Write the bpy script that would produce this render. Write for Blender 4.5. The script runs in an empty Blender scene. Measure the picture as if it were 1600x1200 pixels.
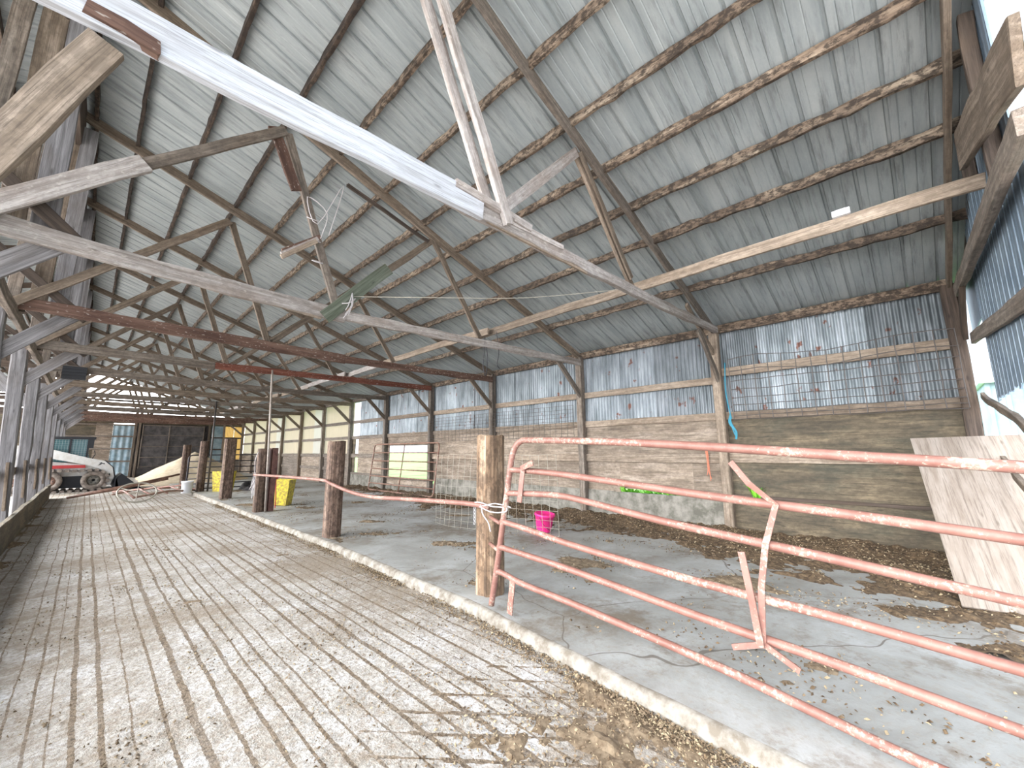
import bpy, math, random
from mathutils import Vector, Matrix, noise
random.seed(7)
SC = bpy.context.scene
COL = SC.collection
# ------------------------------------------------------------ camera, sky, exposure
cam = bpy.data.cameras.new('camera'); co = bpy.data.objects.new('camera', cam); COL.objects.link(co)
cam.sensor_width = 36; cam.lens = 14.4; cam.clip_start = .05; cam.clip_end = 600
yaw, pitch, roll = math.radians(45.7008), math.radians(9.2558), math.radians(-.3214)
fw = Vector((math.sin(yaw)*math.cos(pitch), math.cos(yaw)*math.cos(pitch), math.sin(pitch)))
r0 = Vector((math.cos(yaw), -math.sin(yaw), 0)); u0 = r0.cross(fw)
rt = r0*math.cos(roll)+u0*math.sin(roll); up = -r0*math.sin(roll)+u0*math.cos(roll)
M = Matrix((rt, up, -fw)).transposed().to_4x4(); M.translation = (0, 0, 1.5)
co.matrix_world = M
SC.camera = co
w = bpy.data.worlds.new('sky'); SC.world = w; w.use_nodes = True
nt = w.node_tree; nt.nodes.clear()
bg = nt.nodes.new('ShaderNodeBackground'); ow = nt.nodes.new('ShaderNodeOutputWorld')
tc = nt.nodes.new('ShaderNodeTexCoord'); sx = nt.nodes.new('ShaderNodeSeparateXYZ'); cr = nt.nodes.new('ShaderNodeValToRGB')
# bright overcast, brightest beyond the open left side (lobe added to even out light along the barn)
dp = nt.nodes.new('ShaderNodeVectorMath'); dp.operation = 'DOT_PRODUCT'; dp.inputs[1].default_value = (.79, -.58, -.2); nt.links.new(tc.outputs['Generated'], dp.inputs[0])
mr = nt.nodes.new('ShaderNodeMapRange'); mr.inputs['From Min'].default_value = -1; mr.inputs['From Max'].default_value = 1
nt.links.new(dp.outputs['Value'], mr.inputs['Value']); nt.links.new(mr.outputs[0], cr.inputs[0])
cr.color_ramp.elements[0].color = (1, 1, 1, 1); cr.color_ramp.elements[1].color = (.08, .09, .105, 1)
e_ = cr.color_ramp.elements.new(.40); e_.color = (.095, .105, .12, 1)
nt.links.new(cr.outputs[0], bg.inputs['Color']); bg.inputs['Strength'].default_value = 9.5
nt.links.new(bg.outputs[0], ow.inputs[0])
SC.view_settings.view_transform = 'Standard'; SC.view_settings.look = 'None'
SC.view_settings.gamma = 1; SC.view_settings.use_curve_mapping = False
SC.view_settings.exposure = 1.2
SC.cycles.max_bounces = 8; SC.cycles.diffuse_bounces = 6; SC.cycles.transmission_bounces = 4

# ------------------------------------------------------------ helpers
def rnd(a, b): return random.uniform(a, b)
def wm(o):
    m = o.matrix_basis.copy()
    return wm(o.parent) @ m if o.parent else m
def tag(o, label=None, cat=None, group=None, kind=None):
    if label: o['label'] = label
    if cat: o['category'] = cat
    if group: o['group'] = group
    if kind: o['kind'] = kind
    return o
def empty(name, loc=(0, 0, 0), label=None, cat=None, group=None, kind=None, rz=0, parent=None):
    o = bpy.data.objects.new(name, None); COL.objects.link(o); o.empty_display_size = .2
    o.matrix_basis = Matrix.Translation(loc) @ Matrix.Rotation(rz, 4, 'Z')
    if parent: o.parent = parent; o.matrix_basis = wm(parent).inverted() @ o.matrix_basis
    return tag(o, label, cat, group, kind)
class MB:
    def __init__(s): s.v = []; s.f = []; s.m = []
    def add(s, vs, fs, mi=0):
        n = len(s.v); s.v += [tuple(v) for v in vs]; s.f += [tuple(i+n for i in f) for f in fs]; s.m += [mi]*len(fs)
        return s
    def box(s, lo, hi, mi=0, R=None, c=None):
        vs = [Vector((x, y, z)) for x in (lo[0], hi[0]) for y in (lo[1], hi[1]) for z in (lo[2], hi[2])]
        if R is not None:
            c = Vector(c) if c is not None else (Vector(lo)+Vector(hi))/2
            vs = [R @ (v-c) + c for v in vs]
        return s.add(vs, [(0, 1, 3, 2), (4, 6, 7, 5), (0, 4, 5, 1), (2, 3, 7, 6), (0, 2, 6, 4), (1, 5, 7, 3)], mi)
    def tube(s, pts, r, n=10, mi=0, closed=False, radii=None):
        pts = [Vector(p) for p in pts]; N = len(pts); rings = []
        prev = None
        for i, p in enumerate(pts):
            if closed: d = pts[(i+1) % N]-pts[i-1]
            else: d = pts[min(i+1, N-1)]-pts[max(i-1, 0)]
            d.normalize()
            a = prev if prev is not None and abs(prev.dot(d)) < .95 else (Vector((0, 0, 1)) if abs(d.z) < .9 else Vector((1, 0, 0)))
            x = (a - d*a.dot(d)).normalized(); y = d.cross(x); prev = x
            rr = radii[i] if radii else r
            rings.append([p + (x*math.cos(2*math.pi*k/n)+y*math.sin(2*math.pi*k/n))*rr for k in range(n)])
        vs = [v for q in rings for v in q]; fs = []
        for i in range(N if closed else N-1):
            j = (i+1) % N
            for k in range(n): fs.append((i*n+k, i*n+(k+1) % n, j*n+(k+1) % n, j*n+k))
        if not closed: fs += [tuple(range(n))[::-1], tuple((N-1)*n+k for k in range(n))]
        return s.add(vs, fs, mi)
    def prism(s, pts, axis, a, b, mi=0):
        # closed outline pts (2D) in the plane normal to axis, from a to b
        def P(p, t):
            if axis == 0: return (t, p[0], p[1])
            if axis == 1: return (p[0], t, p[1])
            return (p[0], p[1], t)
        n = len(pts)
        return s.add([P(p, a) for p in pts]+[P(p, b) for p in pts],
                     [tuple(range(n))[::-1], tuple(range(n, 2*n))]+[(i, (i+1) % n, n+(i+1) % n, n+i) for i in range(n)], mi)
    def lathe(s, prof, c=(0, 0, 0), n=24, mi=0):
        vs = [(c[0]+r*math.cos(2*math.pi*k/n), c[1]+r*math.sin(2*math.pi*k/n), c[2]+z) for r, z in prof for k in range(n)]
        fs = [(i*n+k, i*n+(k+1) % n, (i+1)*n+(k+1) % n, (i+1)*n+k) for i in range(len(prof)-1) for k in range(n)]
        return s.add(vs, fs, mi)
    def build(s, name, mats, parent=None, smooth=False, M=None):
        me = bpy.data.meshes.new(name); me.from_pydata(s.v, [], s.f)
        for m in (mats if isinstance(mats, (list, tuple)) else [mats]): me.materials.append(m)
        me.polygons.foreach_set('material_index', s.m)
        if smooth: me.polygons.foreach_set('use_smooth', [True]*len(s.f))
        me.update()
        o = bpy.data.objects.new(name, me); COL.objects.link(o)
        Mw = M if M is not None else Matrix.Identity(4)
        if parent:
            o.parent = parent; o.matrix_basis = wm(parent).inverted() @ Mw
        else: o.matrix_basis = Mw
        return o
def mesh_at(mb, name, mats, loc, parent=None, smooth=False):
    """mesh whose vertices were given in world space, origin moved to loc"""
    L = Vector(loc); mb.v = [tuple(Vector(v)-L) for v in mb.v]
    return mb.build(name, mats, parent, smooth, Matrix.Translation(L))
def frame(a, b):
    a = Vector(a); b = Vector(b); x = (b-a).normalized()
    upv = Vector((0, 0, 1)) if abs(x.z) < .97 else Vector((0, 1, 0))
    y = upv.cross(x).normalized(); z = x.cross(y)
    m = Matrix((x, y, z)).transposed().to_4x4(); m.translation = a
    return m
def timber(name, a, b, wd, dp, mat, parent=None, jit=.006, seg=.35, bow=0, ragged=0, mi=0):
    """sawn timber from a to b; wd = horizontal thickness, dp = depth"""
    L = (Vector(b)-Vector(a)).length; n = max(2, int(L/seg)+1)
    mb = MB(); vs = []; c = min(wd, dp)*.09
    for i in range(n+1):
        t = i/n; x = L*t
        oy = rnd(-jit, jit); oz = rnd(-jit, jit)+bow*4*t*(1-t)
        y, z = wd/2, dp/2; zb = z + (rnd(-ragged, ragged) if ragged else 0)
        for (py, pz) in ((y, zb-c), (y-c, zb), (-y+c, zb), (-y, zb-c), (-y, -zb+c), (-y+c, -zb), (y-c, -zb), (y, -zb+c)):
            k = .35*jit
            vs.append((x+(rnd(-jit, jit)*2 if i in (0, n) else 0), py+oy+rnd(-k, k), pz+oz+rnd(-k, k)))
    fs = [tuple(range(8)), tuple(n*8+k for k in range(8))[::-1]]
    for i in range(n):
        for k in range(8): fs.append((i*8+k, (i+1)*8+k, (i+1)*8+(k+1) % 8, i*8+(k+1) % 8))
    mb.add(vs, fs, 0)
    return mb.build(name, mat, parent, False, frame(a, b))
ORD = 'first second third fourth fifth sixth seventh eighth ninth tenth eleventh twelfth thirteenth fourteenth'.split()

# ------------------------------------------------------------ materials
def nodes(name):
    m = bpy.data.materials.new(name); m.use_nodes = True; t = m.node_tree; t.nodes.clear()
    out = t.nodes.new('ShaderNodeOutputMaterial'); b = t.nodes.new('ShaderNodeBsdfPrincipled'); t.links.new(b.outputs[0], out.inputs[0])
    return m, t, b
def N(t, typ, **kw):
    n = t.nodes.new(typ)
    for k, v in kw.items():
        if k.startswith('i_'): n.inputs[k[2:].replace('_', ' ')].default_value = v
        else: setattr(n, k, v)
    return n
def L(t, a, b): t.links.new(a, b)
def ramp(t, fac, stops):
    r = N(t, 'ShaderNodeValToRGB'); e = r.color_ramp.elements
    while len(e) < len(stops): e.new(.5)
    for q, (p, c) in zip(e, stops): q.position = p; q.color = (*c, 1) if len(c) == 3 else c
    L(t, fac, r.inputs[0]); return r.outputs[0]
def mix(t, fac, a, b, mode='MIX'):
    n = N(t, 'ShaderNodeMix', data_type='RGBA', blend_type=mode)
    for s, v in ((n.inputs[0], fac), (n.inputs[6], a), (n.inputs[7], b)):
        if hasattr(v, 'links'): L(t, v, s)
        elif isinstance(v, (int, float)): s.default_value = v
        else: s.default_value = (*v, 1)
    return n.outputs[2]
def math_(t, op, a, b=None, c=None):
    n = N(t, 'ShaderNodeMath', operation=op)
    for i, v in enumerate((a, b, c)):
        if v is None: continue
        if hasattr(v, 'links'): L(t, v, n.inputs[i])
        else: n.inputs[i].default_value = v
    return n.outputs[0]
def coords(t, scale=(1, 1, 1), rand=True):
    tc = N(t, 'ShaderNodeTexCoord'); mp = N(t, 'ShaderNodeMapping'); mp.inputs['Scale'].default_value = scale
    L(t, tc.outputs['Object'], mp.inputs[0])
    if rand:
        oi = N(t, 'ShaderNodeObjectInfo'); s = N(t, 'ShaderNodeVectorMath', operation='SCALE'); s.inputs['Scale'].default_value = 37
        cb = N(t, 'ShaderNodeCombineXYZ'); L(t, oi.outputs['Random'], cb.inputs[0]); L(t, oi.outputs['Random'], cb.inputs[1]); L(t, cb.outputs[0], s.inputs[0]); L(t, s.outputs[0], mp.inputs['Location'])
    return mp.outputs[0]
def noi(t, vec, sc, det=4, rough=.6, dist=0):
    n = N(t, 'ShaderNodeTexNoise'); n.inputs['Scale'].default_value = sc; n.inputs['Detail'].default_value = det
    n.inputs['Roughness'].default_value = rough; n.inputs['Distortion'].default_value = dist
    L(t, vec, n.inputs['Vector']); return n.outputs['Fac']
def bump(t, b, h, st=.3, dist=.01):
    n = N(t, 'ShaderNodeBump'); n.inputs['Strength'].default_value = st; n.inputs['Distance'].default_value = dist
    L(t, h, n.inputs['Height']); L(t, n.outputs[0], b.inputs['Normal'])
def wood(name, dark, mid, light, stain=(.12, .08, .05), st=.35, gs=14, speck=.0, rough=.85, mott=0):
    """grain runs along the object's own X axis"""
    m, t, b = nodes(name)
    g = noi(t, coords(t, (.7, gs, gs)), 1.6, 5, .65, .4)
    fine = noi(t, coords(t, (3, gs*5, gs*5)), 2, 3, .7)
    blot = noi(t, coords(t, (1.1, 3, 3)), 1.4, 4, .6, .3)
    c = ramp(t, g, [(.33, dark), (.5, mid), (.66, light)])
    ln = noi(t, coords(t, (.9, gs*4.5, gs*4.5)), 2.4, 4, .75)
    c = mix(t, ramp(t, ln, [(.36, (.75,)*3), (.50, (0, 0, 0))]), c, tuple(q*.55 for q in dark))
    kn = N(t, 'ShaderNodeTexVoronoi'); kn.inputs['Scale'].default_value = 1.0; L(t, coords(t, (2.6, 9, 9)), kn.inputs['Vector'])
    c = mix(t, ramp(t, kn.outputs['Distance'], [(.05, (.8,)*3), (.13, (0, 0, 0))]), c, tuple(q*.5 for q in dark))
    c = mix(t, math_(t, 'MULTIPLY', fine, .5), c, mix(t, .5, dark, mid), 'MIX')
    f = ramp(t, blot, [(.48, (0, 0, 0)), (.68, (st, st, st))])
    c = mix(t, f, c, stain)
    if mott:
        mo = noi(t, coords(t, (7, 11, 11)), 1.7, 5, .7)
        c = mix(t, ramp(t, mo, [(.44, (mott,)*3), (.56, (0, 0, 0))]), c, tuple(q*.45 for q in dark))
    if speck:
        s = noi(t, coords(t, (6, 14, 14)), 3, 2, .5)
        c = mix(t, ramp(t, s, [(.62, (0, 0, 0)), (.7, (speck,)*3)]), c, (.75, .70, .63))
    oi = N(t, 'ShaderNodeObjectInfo'); hs = N(t, 'ShaderNodeHueSaturation')
    L(t, math_(t, 'MULTIPLY_ADD', oi.outputs['Random'], .4, .8), hs.inputs['Value']); L(t, c, hs.inputs['Color'])
    L(t, hs.outputs[0], b.inputs['Base Color']); b.inputs['Roughness'].default_value = rough
    bump(t, b, g, .5, .008)
    return m
def plain(name, c, rough=.6, metal=0, var=.0, sc=8, c2=None, bmp=0):
    m, t, b = nodes(name); b.inputs['Roughness'].default_value = rough; b.inputs['Metallic'].default_value = metal
    if c2 or bmp:
        n = noi(t, coords(t), sc, 5, .65)
        L(t, ramp(t, n, [(.38, c), (.62, c2 or c)]), b.inputs['Base Color'])
        if bmp: bump(t, b, n, bmp, .01)
    else: b.inputs['Base Color'].default_value = (*c, 1)
    return m
W_GREY = wood('weathered_grey_wood', (.10, .085, .07), (.225, .185, .155), (.37, .32, .27), mott=.35)
W_BRACE = wood('greybrown_web_wood', (.10, .075, .055), (.205, .16, .12), (.34, .275, .22), mott=.3)
W_HAZE = wood('haze_tinted_grey_wood', (.10, .095, .10), (.22, .215, .225), (.36, .355, .37), stain=(.10, .075, .055))  # bluish tone painted into the grey wood to imitate haze on the left
W_PALE = wood('bleached_wood', (.23, .195, .175), (.44, .405, .385), (.62, .59, .575), st=.35, stain=(.24, .16, .11), speck=.3, mott=.25)
W_LIT = wood('gable_lit_plank', (.26, .255, .265), (.42, .44, .48), (.54, .58, .64), st=.15, stain=(.30, .24, .20))  # bluish white is gable light painted into a weathered plank
W_BARK = wood('dark_reddish_timber', (.06, .03, .022), (.15, .085, .062), (.24, .155, .12), st=.4, stain=(.05, .02, .015), gs=6, speck=.35)
W_RED = wood('rust_red_timber', (.07, .02, .012), (.17, .055, .035), (.25, .11, .075), st=.4, stain=(.05, .02, .015), speck=.25)
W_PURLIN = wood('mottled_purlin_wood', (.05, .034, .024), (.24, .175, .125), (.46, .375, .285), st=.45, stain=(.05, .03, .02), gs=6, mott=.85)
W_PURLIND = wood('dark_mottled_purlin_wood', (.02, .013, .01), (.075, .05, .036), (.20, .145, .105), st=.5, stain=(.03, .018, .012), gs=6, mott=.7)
W_DARK = wood('dark_old_wood', (.03, .022, .018), (.075, .055, .043), (.14, .105, .085))
W_GIRT = wood('tan_girt_wood', (.16, .12, .09), (.32, .255, .195), (.47, .39, .315), st=.4, mott=.3)
W_POST = wood('split_timber_post', (.05, .03, .018), (.26, .17, .105), (.50, .38, .27), st=.7, stain=(.10, .06, .035), gs=9, mott=.5)
W_RAILTIE = wood('brown_square_post', (.05, .028, .02), (.17, .11, .08), (.36, .26, .20), st=.6, mott=.6)
W_PLY = wood('weathered_plywood', (.17, .13, .10), (.33, .265, .205), (.48, .40, .33), st=.5, stain=(.10, .08, .06), gs=4, mott=.3)
W_PLYD = wood('damp_dark_plywood', (.065, .055, .04), (.15, .12, .08), (.27, .21, .135), mott=.3, st=.6, stain=(.06, .065, .05), gs=4)
W_PLYL = wood('pale_clean_plywood', (.22, .175, .14), (.33, .28, .24), (.40, .35, .31), st=.2, gs=5)
W_GREEN = wood('mossy_green_board', (.06, .075, .05), (.13, .15, .115), (.20, .22, .18), st=.4)
def roof_metal():
    m, t, b = nodes('galvanised_roof_sheet')
    n = noi(t, coords(t, (.35, 2.2, .35), False), 2.2, 6, .7); f = noi(t, coords(t, (9, 9, 9), False), 5, 3, .6)
    c = ramp(t, n, [(.25, (.21, .245, .255)), (.5, (.35, .385, .395)), (.75, (.47, .50, .50))])
    c = mix(t, math_(t, 'MULTIPLY', f, .35), c, (.26, .29, .29))
    so_ = noi(t, coords(t, (1.2, 9, 1.2), False), 1.5, 5, .7)
    c = mix(t, ramp(t, so_, [(.32, (.55,)*3), (.48, (0, 0, 0))]), c, (.13, .14, .14))
    L(t, c, b.inputs['Base Color']); b.inputs['Metallic'].default_value = .25; b.inputs['Roughness'].default_value = .5
    return m
def corr_metal():
    m, t, b = nodes('corrugated_wall_sheet')
    n = noi(t, coords(t, (1, 2.5, .5)), 2.2, 5, .65); r = noi(t, coords(t, (1, 2.2, 1.6)), 2.4, 5, .6)
    c = ramp(t, n, [(.3, (.13, .155, .17)), (.5, (.26, .295, .32)), (.7, (.42, .46, .50))])
    c = mix(t, ramp(t, r, [(.635, (0, 0, 0)), (.67, (.9, .9, .9))]), c, (.16, .055, .03))
    oi = N(t, 'ShaderNodeObjectInfo'); hs = N(t, 'ShaderNodeHueSaturation')
    L(t, math_(t, 'MULTIPLY_ADD', oi.outputs['Random'], .65, .62), hs.inputs['Value']); L(t, c, hs.inputs['Color'])
    L(t, hs.outputs[0], b.inputs['Base Color']); b.inputs['Metallic'].default_value = .35; b.inputs['Roughness'].default_value = .5
    return m
def fibre(name, col, tr):
    m, t, b = nodes(name); out = [n for n in t.nodes if n.type == 'OUTPUT_MATERIAL'][0]
    n = noi(t, coords(t, (1, 3, .6)), 2, 4, .6); c = mix(t, n, col, tuple(x*.8 for x in col))
    L(t, c, b.inputs['Base Color']); b.inputs['Roughness'].default_value = .5
    tl = N(t, 'ShaderNodeBsdfTranslucent'); L(t, c, tl.inputs[0]); ms = N(t, 'ShaderNodeMixShader'); ms.inputs[0].default_value = tr
    L(t, b.outputs[0], ms.inputs[1]); L(t, tl.outputs[0], ms.inputs[2]); L(t, ms.outputs[0], out.inputs[0])
    return m
def alley_mat():
    m, t, b = nodes('grooved_dirty_concrete')
    tc = N(t, 'ShaderNodeTexCoord'); P = tc.outputs['Object']; sp = N(t, 'ShaderNodeSeparateXYZ'); L(t, P, sp.inputs[0])
    x, y = sp.outputs[0], sp.outputs[1]
    wob = noi(t, P, .9, 3, .6); edge = noi(t, P, 14, 4, .7)
    lane = N(t, 'ShaderNodeTexNoise', noise_dimensions='1D'); lane.inputs['Scale'].default_value = 1.3; L(t, x, lane.inputs['W'])
    xx = math_(t, 'ADD', x, math_(t, 'MULTIPLY', math_(t, 'SUBTRACT', wob, .5), .05))
    xx = math_(t, 'ADD', xx, math_(t, 'MULTIPLY', lane.outputs['Fac'], .30))
    u = math_(t, 'MULTIPLY', xx, 8.4)
    fr = math_(t, 'ABSOLUTE', math_(t, 'SUBTRACT', math_(t, 'FRACT', u), .5))       # 0 in the middle of a groove
    cell = N(t, 'ShaderNodeTexWhiteNoise', noise_dimensions='1D'); L(t, math_(t, 'FLOOR', u), cell.inputs['W'])
    wd = math_(t, 'ADD', math_(t, 'MULTIPLY', cell.outputs['Value'], .11), .03)
    wd = math_(t, 'ADD', wd, math_(t, 'MULTIPLY', math_(t, 'SUBTRACT', edge, .5), .22))
    g1 = math_(t, 'LESS_THAN', fr, wd)
    # crossing diagonal grooves on the stretch nearest the camera
    d = math_(t, 'ADD', math_(t, 'MULTIPLY', x, 4.2), math_(t, 'MULTIPLY', y, 3.6))
    fd = math_(t, 'ABSOLUTE', math_(t, 'SUBTRACT', math_(t, 'FRACT', d), .5))
    g2 = math_(t, 'MULTIPLY', math_(t, 'LESS_THAN', fd, math_(t, 'MULTIPLY', wd, .75)), math_(t, 'MULTIPLY', math_(t, 'LESS_THAN', y, 2.35), math_(t, 'GREATER_THAN', x, 1.15)))
    g = math_(t, 'MAXIMUM', g1, g2)
    base = noi(t, P, 3.2, 6, .7); fine = noi(t, P, 32, 4, .7); big = noi(t, P, .55, 4, .6, .5)
    c = ramp(t, base, [(.3, (.35, .325, .285)), (.5, (.51, .49, .46)), (.7, (.66, .67, .685))])
    c = mix(t, ramp(t, fine, [(.46, (0, 0, 0)), (.62, (.7,)*3)]), c, (.25, .20, .15))
    mask = ramp(t, math_(t, 'ADD', math_(t, 'MULTIPLY', big, .75), math_(t, 'MULTIPLY', noi(t, P, 9, 5, .75), .45)), [(.55, (0, 0, 0)), (.68, (.85,)*3)])
    c = mix(t, mask, c, mix(t, noi(t, P, 60, 3, .7), (.17, .13, .09), (.36, .30, .23)))
    dirt = ramp(t, noi(t, P, 40, 3, .7), [(.35, (.08, .055, .035)), (.6, (.25, .19, .13))])
    c = mix(t, math_(t, 'MULTIPLY', g, math_(t, 'MULTIPLY_ADD', noi(t, P, 2.5, 3, .6), .9, .45)), c, dirt)
    L(t, c, b.inputs['Base Color']); b.inputs['Roughness'].default_value = .8
    h = math_(t, 'ADD', math_(t, 'MULTIPLY', g, -.8), math_(t, 'MULTIPLY', noi(t, P, 11, 5, .75), 1.1))
    bump(t, b, h, 1.0, .02)
    return m
def pen_mat():
    m, t, b = nodes('worn_pen_concrete')
    P = coords(t, (1, 1, 1), False)
    base = noi(t, P, 1.3, 6, .65, .4); fine = noi(t, P, 24, 5, .7)
    c = ramp(t, base, [(.3, (.24, .235, .215)), (.52, (.36, .365, .355)), (.75, (.50, .52, .53))])
    c = mix(t, ramp(t, fine, [(.5, (0, 0, 0)), (.7, (.5,)*3)]), c, (.30, .26, .20))
    mk = math_(t, 'ADD', math_(t, 'MULTIPLY', noi(t, P, .7, 3, .6), .7), math_(t, 'MULTIPLY', noi(t, P, 8, 5, .75), .5))
    c = mix(t, ramp(t, mk, [(.60, (0, 0, 0)), (.72, (.75,)*3)]), c, (.17, .13, .09))
    vo = N(t, 'ShaderNodeTexVoronoi', feature='DISTANCE_TO_EDGE'); vo.inputs['Scale'].default_value = .32
    ds = N(t, 'ShaderNodeVectorMath', operation='ADD'); nv = N(t, 'ShaderNodeTexNoise'); nv.inputs['Scale'].default_value = 1.5; L(t, P, nv.inputs['Vector'])
    sc = N(t, 'ShaderNodeVectorMath', operation='SCALE'); sc.inputs['Scale'].default_value = .35; L(t, nv.outputs['Color'], sc.inputs[0])
    L(t, P, ds.inputs[0]); L(t, sc.outputs[0], ds.inputs[1]); L(t, ds.outputs[0], vo.inputs['Vector'])
    c = mix(t, math_(t, 'MULTIPLY', math_(t, 'LESS_THAN', vo.outputs['Distance'], .0016), .75), c, (.12, .10, .08))
    L(t, c, b.inputs['Base Color']); b.inputs['Roughness'].default_value = .6
    bump(t, b, math_(t, 'ADD', base, math_(t, 'MULTIPLY', fine, .3)), .5, .012)
    return m
def pipe_mat(name, c, c2, chip, chips=.6):
    m, t, b = nodes(name)
    P = coords(t, (1, 1, 1)); n = noi(t, P, 6, 5, .7); f = noi(t, P, 45, 4, .7); bg_ = noi(t, P, 3, 3, .6)
    col = ramp(t, n, [(.35, c), (.65, c2)])
    k = math_(t, 'ADD', math_(t, 'MULTIPLY', f, .7), math_(t, 'MULTIPLY', bg_, .45))
    col = mix(t, ramp(t, k, [(chips, (0, 0, 0)), (chips+.08, (.9,)*3)]), col, chip)
    L(t, col, b.inputs['Base Color']); b.inputs['Roughness'].default_value = .5
    bump(t, b, f, .25, .003)
    return m
ROOF = roof_metal(); CORR = corr_metal(); ALLEY = alley_mat(); PEN = pen_mat()
FIB = fibre('pale_translucent_sheet', (.76, .62, .50), .62); FIBW = fibre('white_translucent_sheet', (.78, .70, .66), .68); FIBY = fibre('amber_translucent_sheet', (.30, .19, .06), .45)
PIPE = pipe_mat('faded_red_pipe', (.20, .09, .07), (.30, .15, .12), (.44, .36, .29), .62)
PIPE2 = pipe_mat('rusty_brown_pipe', (.16, .085, .06), (.32, .18, .13), (.50, .40, .32), .66)
BLACKP = plain('black_pipe', (.035, .033, .04), .5, .2)
WIRE = plain('grey_wire', (.09, .08, .075), .5, .5); WIREL = plain('pale_wire', (.40, .375, .32), .5, .3)
CONC = plain('old_stub_wall', (.12, .115, .095), .9, c2=(.27, .255, .225), sc=5, bmp=.5)
MAN = plain('dried_manure', (.055, .035, .02), .95, c2=(.17, .115, .065), sc=24, bmp=.8)
MANL = plain('pale_litter', (.13, .09, .055), .95, c2=(.27, .205, .135), sc=20)
STRAW = plain('straw_bits', (.34, .27, .17), .9)
CURBM = plain('chalky_curb_concrete', (.17, .145, .115), .85, c2=(.34, .32, .285), sc=9, bmp=.6)
PINK = plain('pink_plastic', (.85, .035, .25), .4); YEL = plain('stained_yellow_plastic', (.70, .58, .03), .5, c2=(.28, .20, .04), sc=16)
WHITEP = plain('white_plastic', (.80, .82, .86), .4); PAINTW = plain('white_machine_paint', (.78, .78, .77), .45, c2=(.66, .64, .60), sc=5)
REDP = plain('red_paint', (.62, .06, .06), .45); RUB = plain('muddy_rubber', (.16, .13, .11), .9, c2=(.34, .29, .25), sc=10, bmp=.4)
DARKM = plain('dark_metal', (.03, .032, .038), .5, .3); GLASS = plain('dark_cab_glass', (.06, .16, .18), .12)
BLUER = plain('blue_rope', (.04, .24, .34), .7); TWINE = plain('orange_twine', (.62, .20, .12), .8); WROPE = plain('white_twine', (.55, .52, .53), .8)
LEAF = plain('green_leaves', (.10, .38, .02), .6, c2=(.25, .62, .05), sc=3); GRAIN = plain('tan_grain', (.52, .42, .29), .95, c2=(.64, .54, .40), sc=6, bmp=.3)
GREYD = plain('dark_board', (.045, .042, .045), .8, c2=(.11, .10, .10), sc=3); TEAL = plain('blue_metal_sheet', (.20, .30, .36), .45, .2, c2=(.36, .46, .52), sc=3)
SHEDM = plain('light_blue_siding', (.13, .21, .26), .5, c2=(.20, .29, .34), sc=2)
TARP = plain('black_sheeting', (.02, .02, .025), .5, c2=(.09, .08, .08), sc=8)
GRASS = plain('meadow_grass', (.07, .17, .03), .95, c2=(.15, .26, .07), sc=.8, bmp=.5)
YARD = plain('pale_yard_gravel', (.50, .46, .42), .95, c2=(.66, .63, .60), sc=3, bmp=.3)

# ------------------------------------------------------------ layout
BAY = 2.95
YP = [-.55+BAY*i for i in range(13)]           # truss and post lines
XW, XL, XR = 7.75, -.88, -.6                   # right wall posts, middle post row, ridge
YE, Y0 = YP[12]+.12, YP[0]-.2
SL = .3415
def roofz(x): return 6.42-SL*x if x >= XR else 6.42-SL*(2*XR-x)

# ---- ground, floors
def gridplane(name, x0, x1, y0, y1, z, mat, nx=1, ny=1, zf=None):
    mb = MB(); vs = []
    for j in range(ny+1):
        for i in range(nx+1):
            x = x0+(x1-x0)*i/nx; y = y0+(y1-y0)*j/ny
            vs.append((x, y, z+(zf(x, y) if zf else 0)))
    mb.add(vs, [(j*(nx+1)+i, j*(nx+1)+i+1, (j+1)*(nx+1)+i+1, (j+1)*(nx+1)+i) for j in range(ny) for i in range(nx)])
    return mb.build(name, mat, None, bool(zf))
def fieldz(x, y):
    d = max(0, x-9); return -.12 + .012*d*min(1, d/20) + .25*noise.noise(Vector((x*.15, y*.15, 0)))*min(1, d/6)
tag(gridplane('ground_field', 8.1, 160, -60, 160, 0, GRASS, 60, 70, fieldz), kind='structure')
tag(gridplane('ground_yard', -80, 8.1, -60, 160, -.03, YARD), kind='structure')
def curbx(y):
    P = [(-3, 2.2), (.5, 2.36), (1.5, 2.46), (3.1, 2.64), (6.3, 2.78), (40, 2.80)]
    for (a, b), (c, d) in zip(P, P[1:]):
        if y <= c: return b+(d-b)*(y-a)/(c-a)
    return 2.8
def alleyz(x, y): return .006*noise.noise(Vector((x*2.5, y*1.2, 0)))+.004*noise.noise(Vector((x*9, y*6, 3)))
mb = MB(); ny = 420; nx = 46; vs = []
for j in range(ny+1):
    y = -1.2+(YE+1.2)*j/ny
    for i in range(nx+1):
        x = -.98+(curbx(y)+.02+.98)*i/nx; vs.append((x, y, alleyz(x, y)))
mb.add(vs, [(j*(nx+1)+i, j*(nx+1)+i+1, (j+1)*(nx+1)+i+1, (j+1)*(nx+1)+i) for j in range(ny) for i in range(nx)])
tag(mb.build('floor', ALLEY, None, True), kind='structure')
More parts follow.
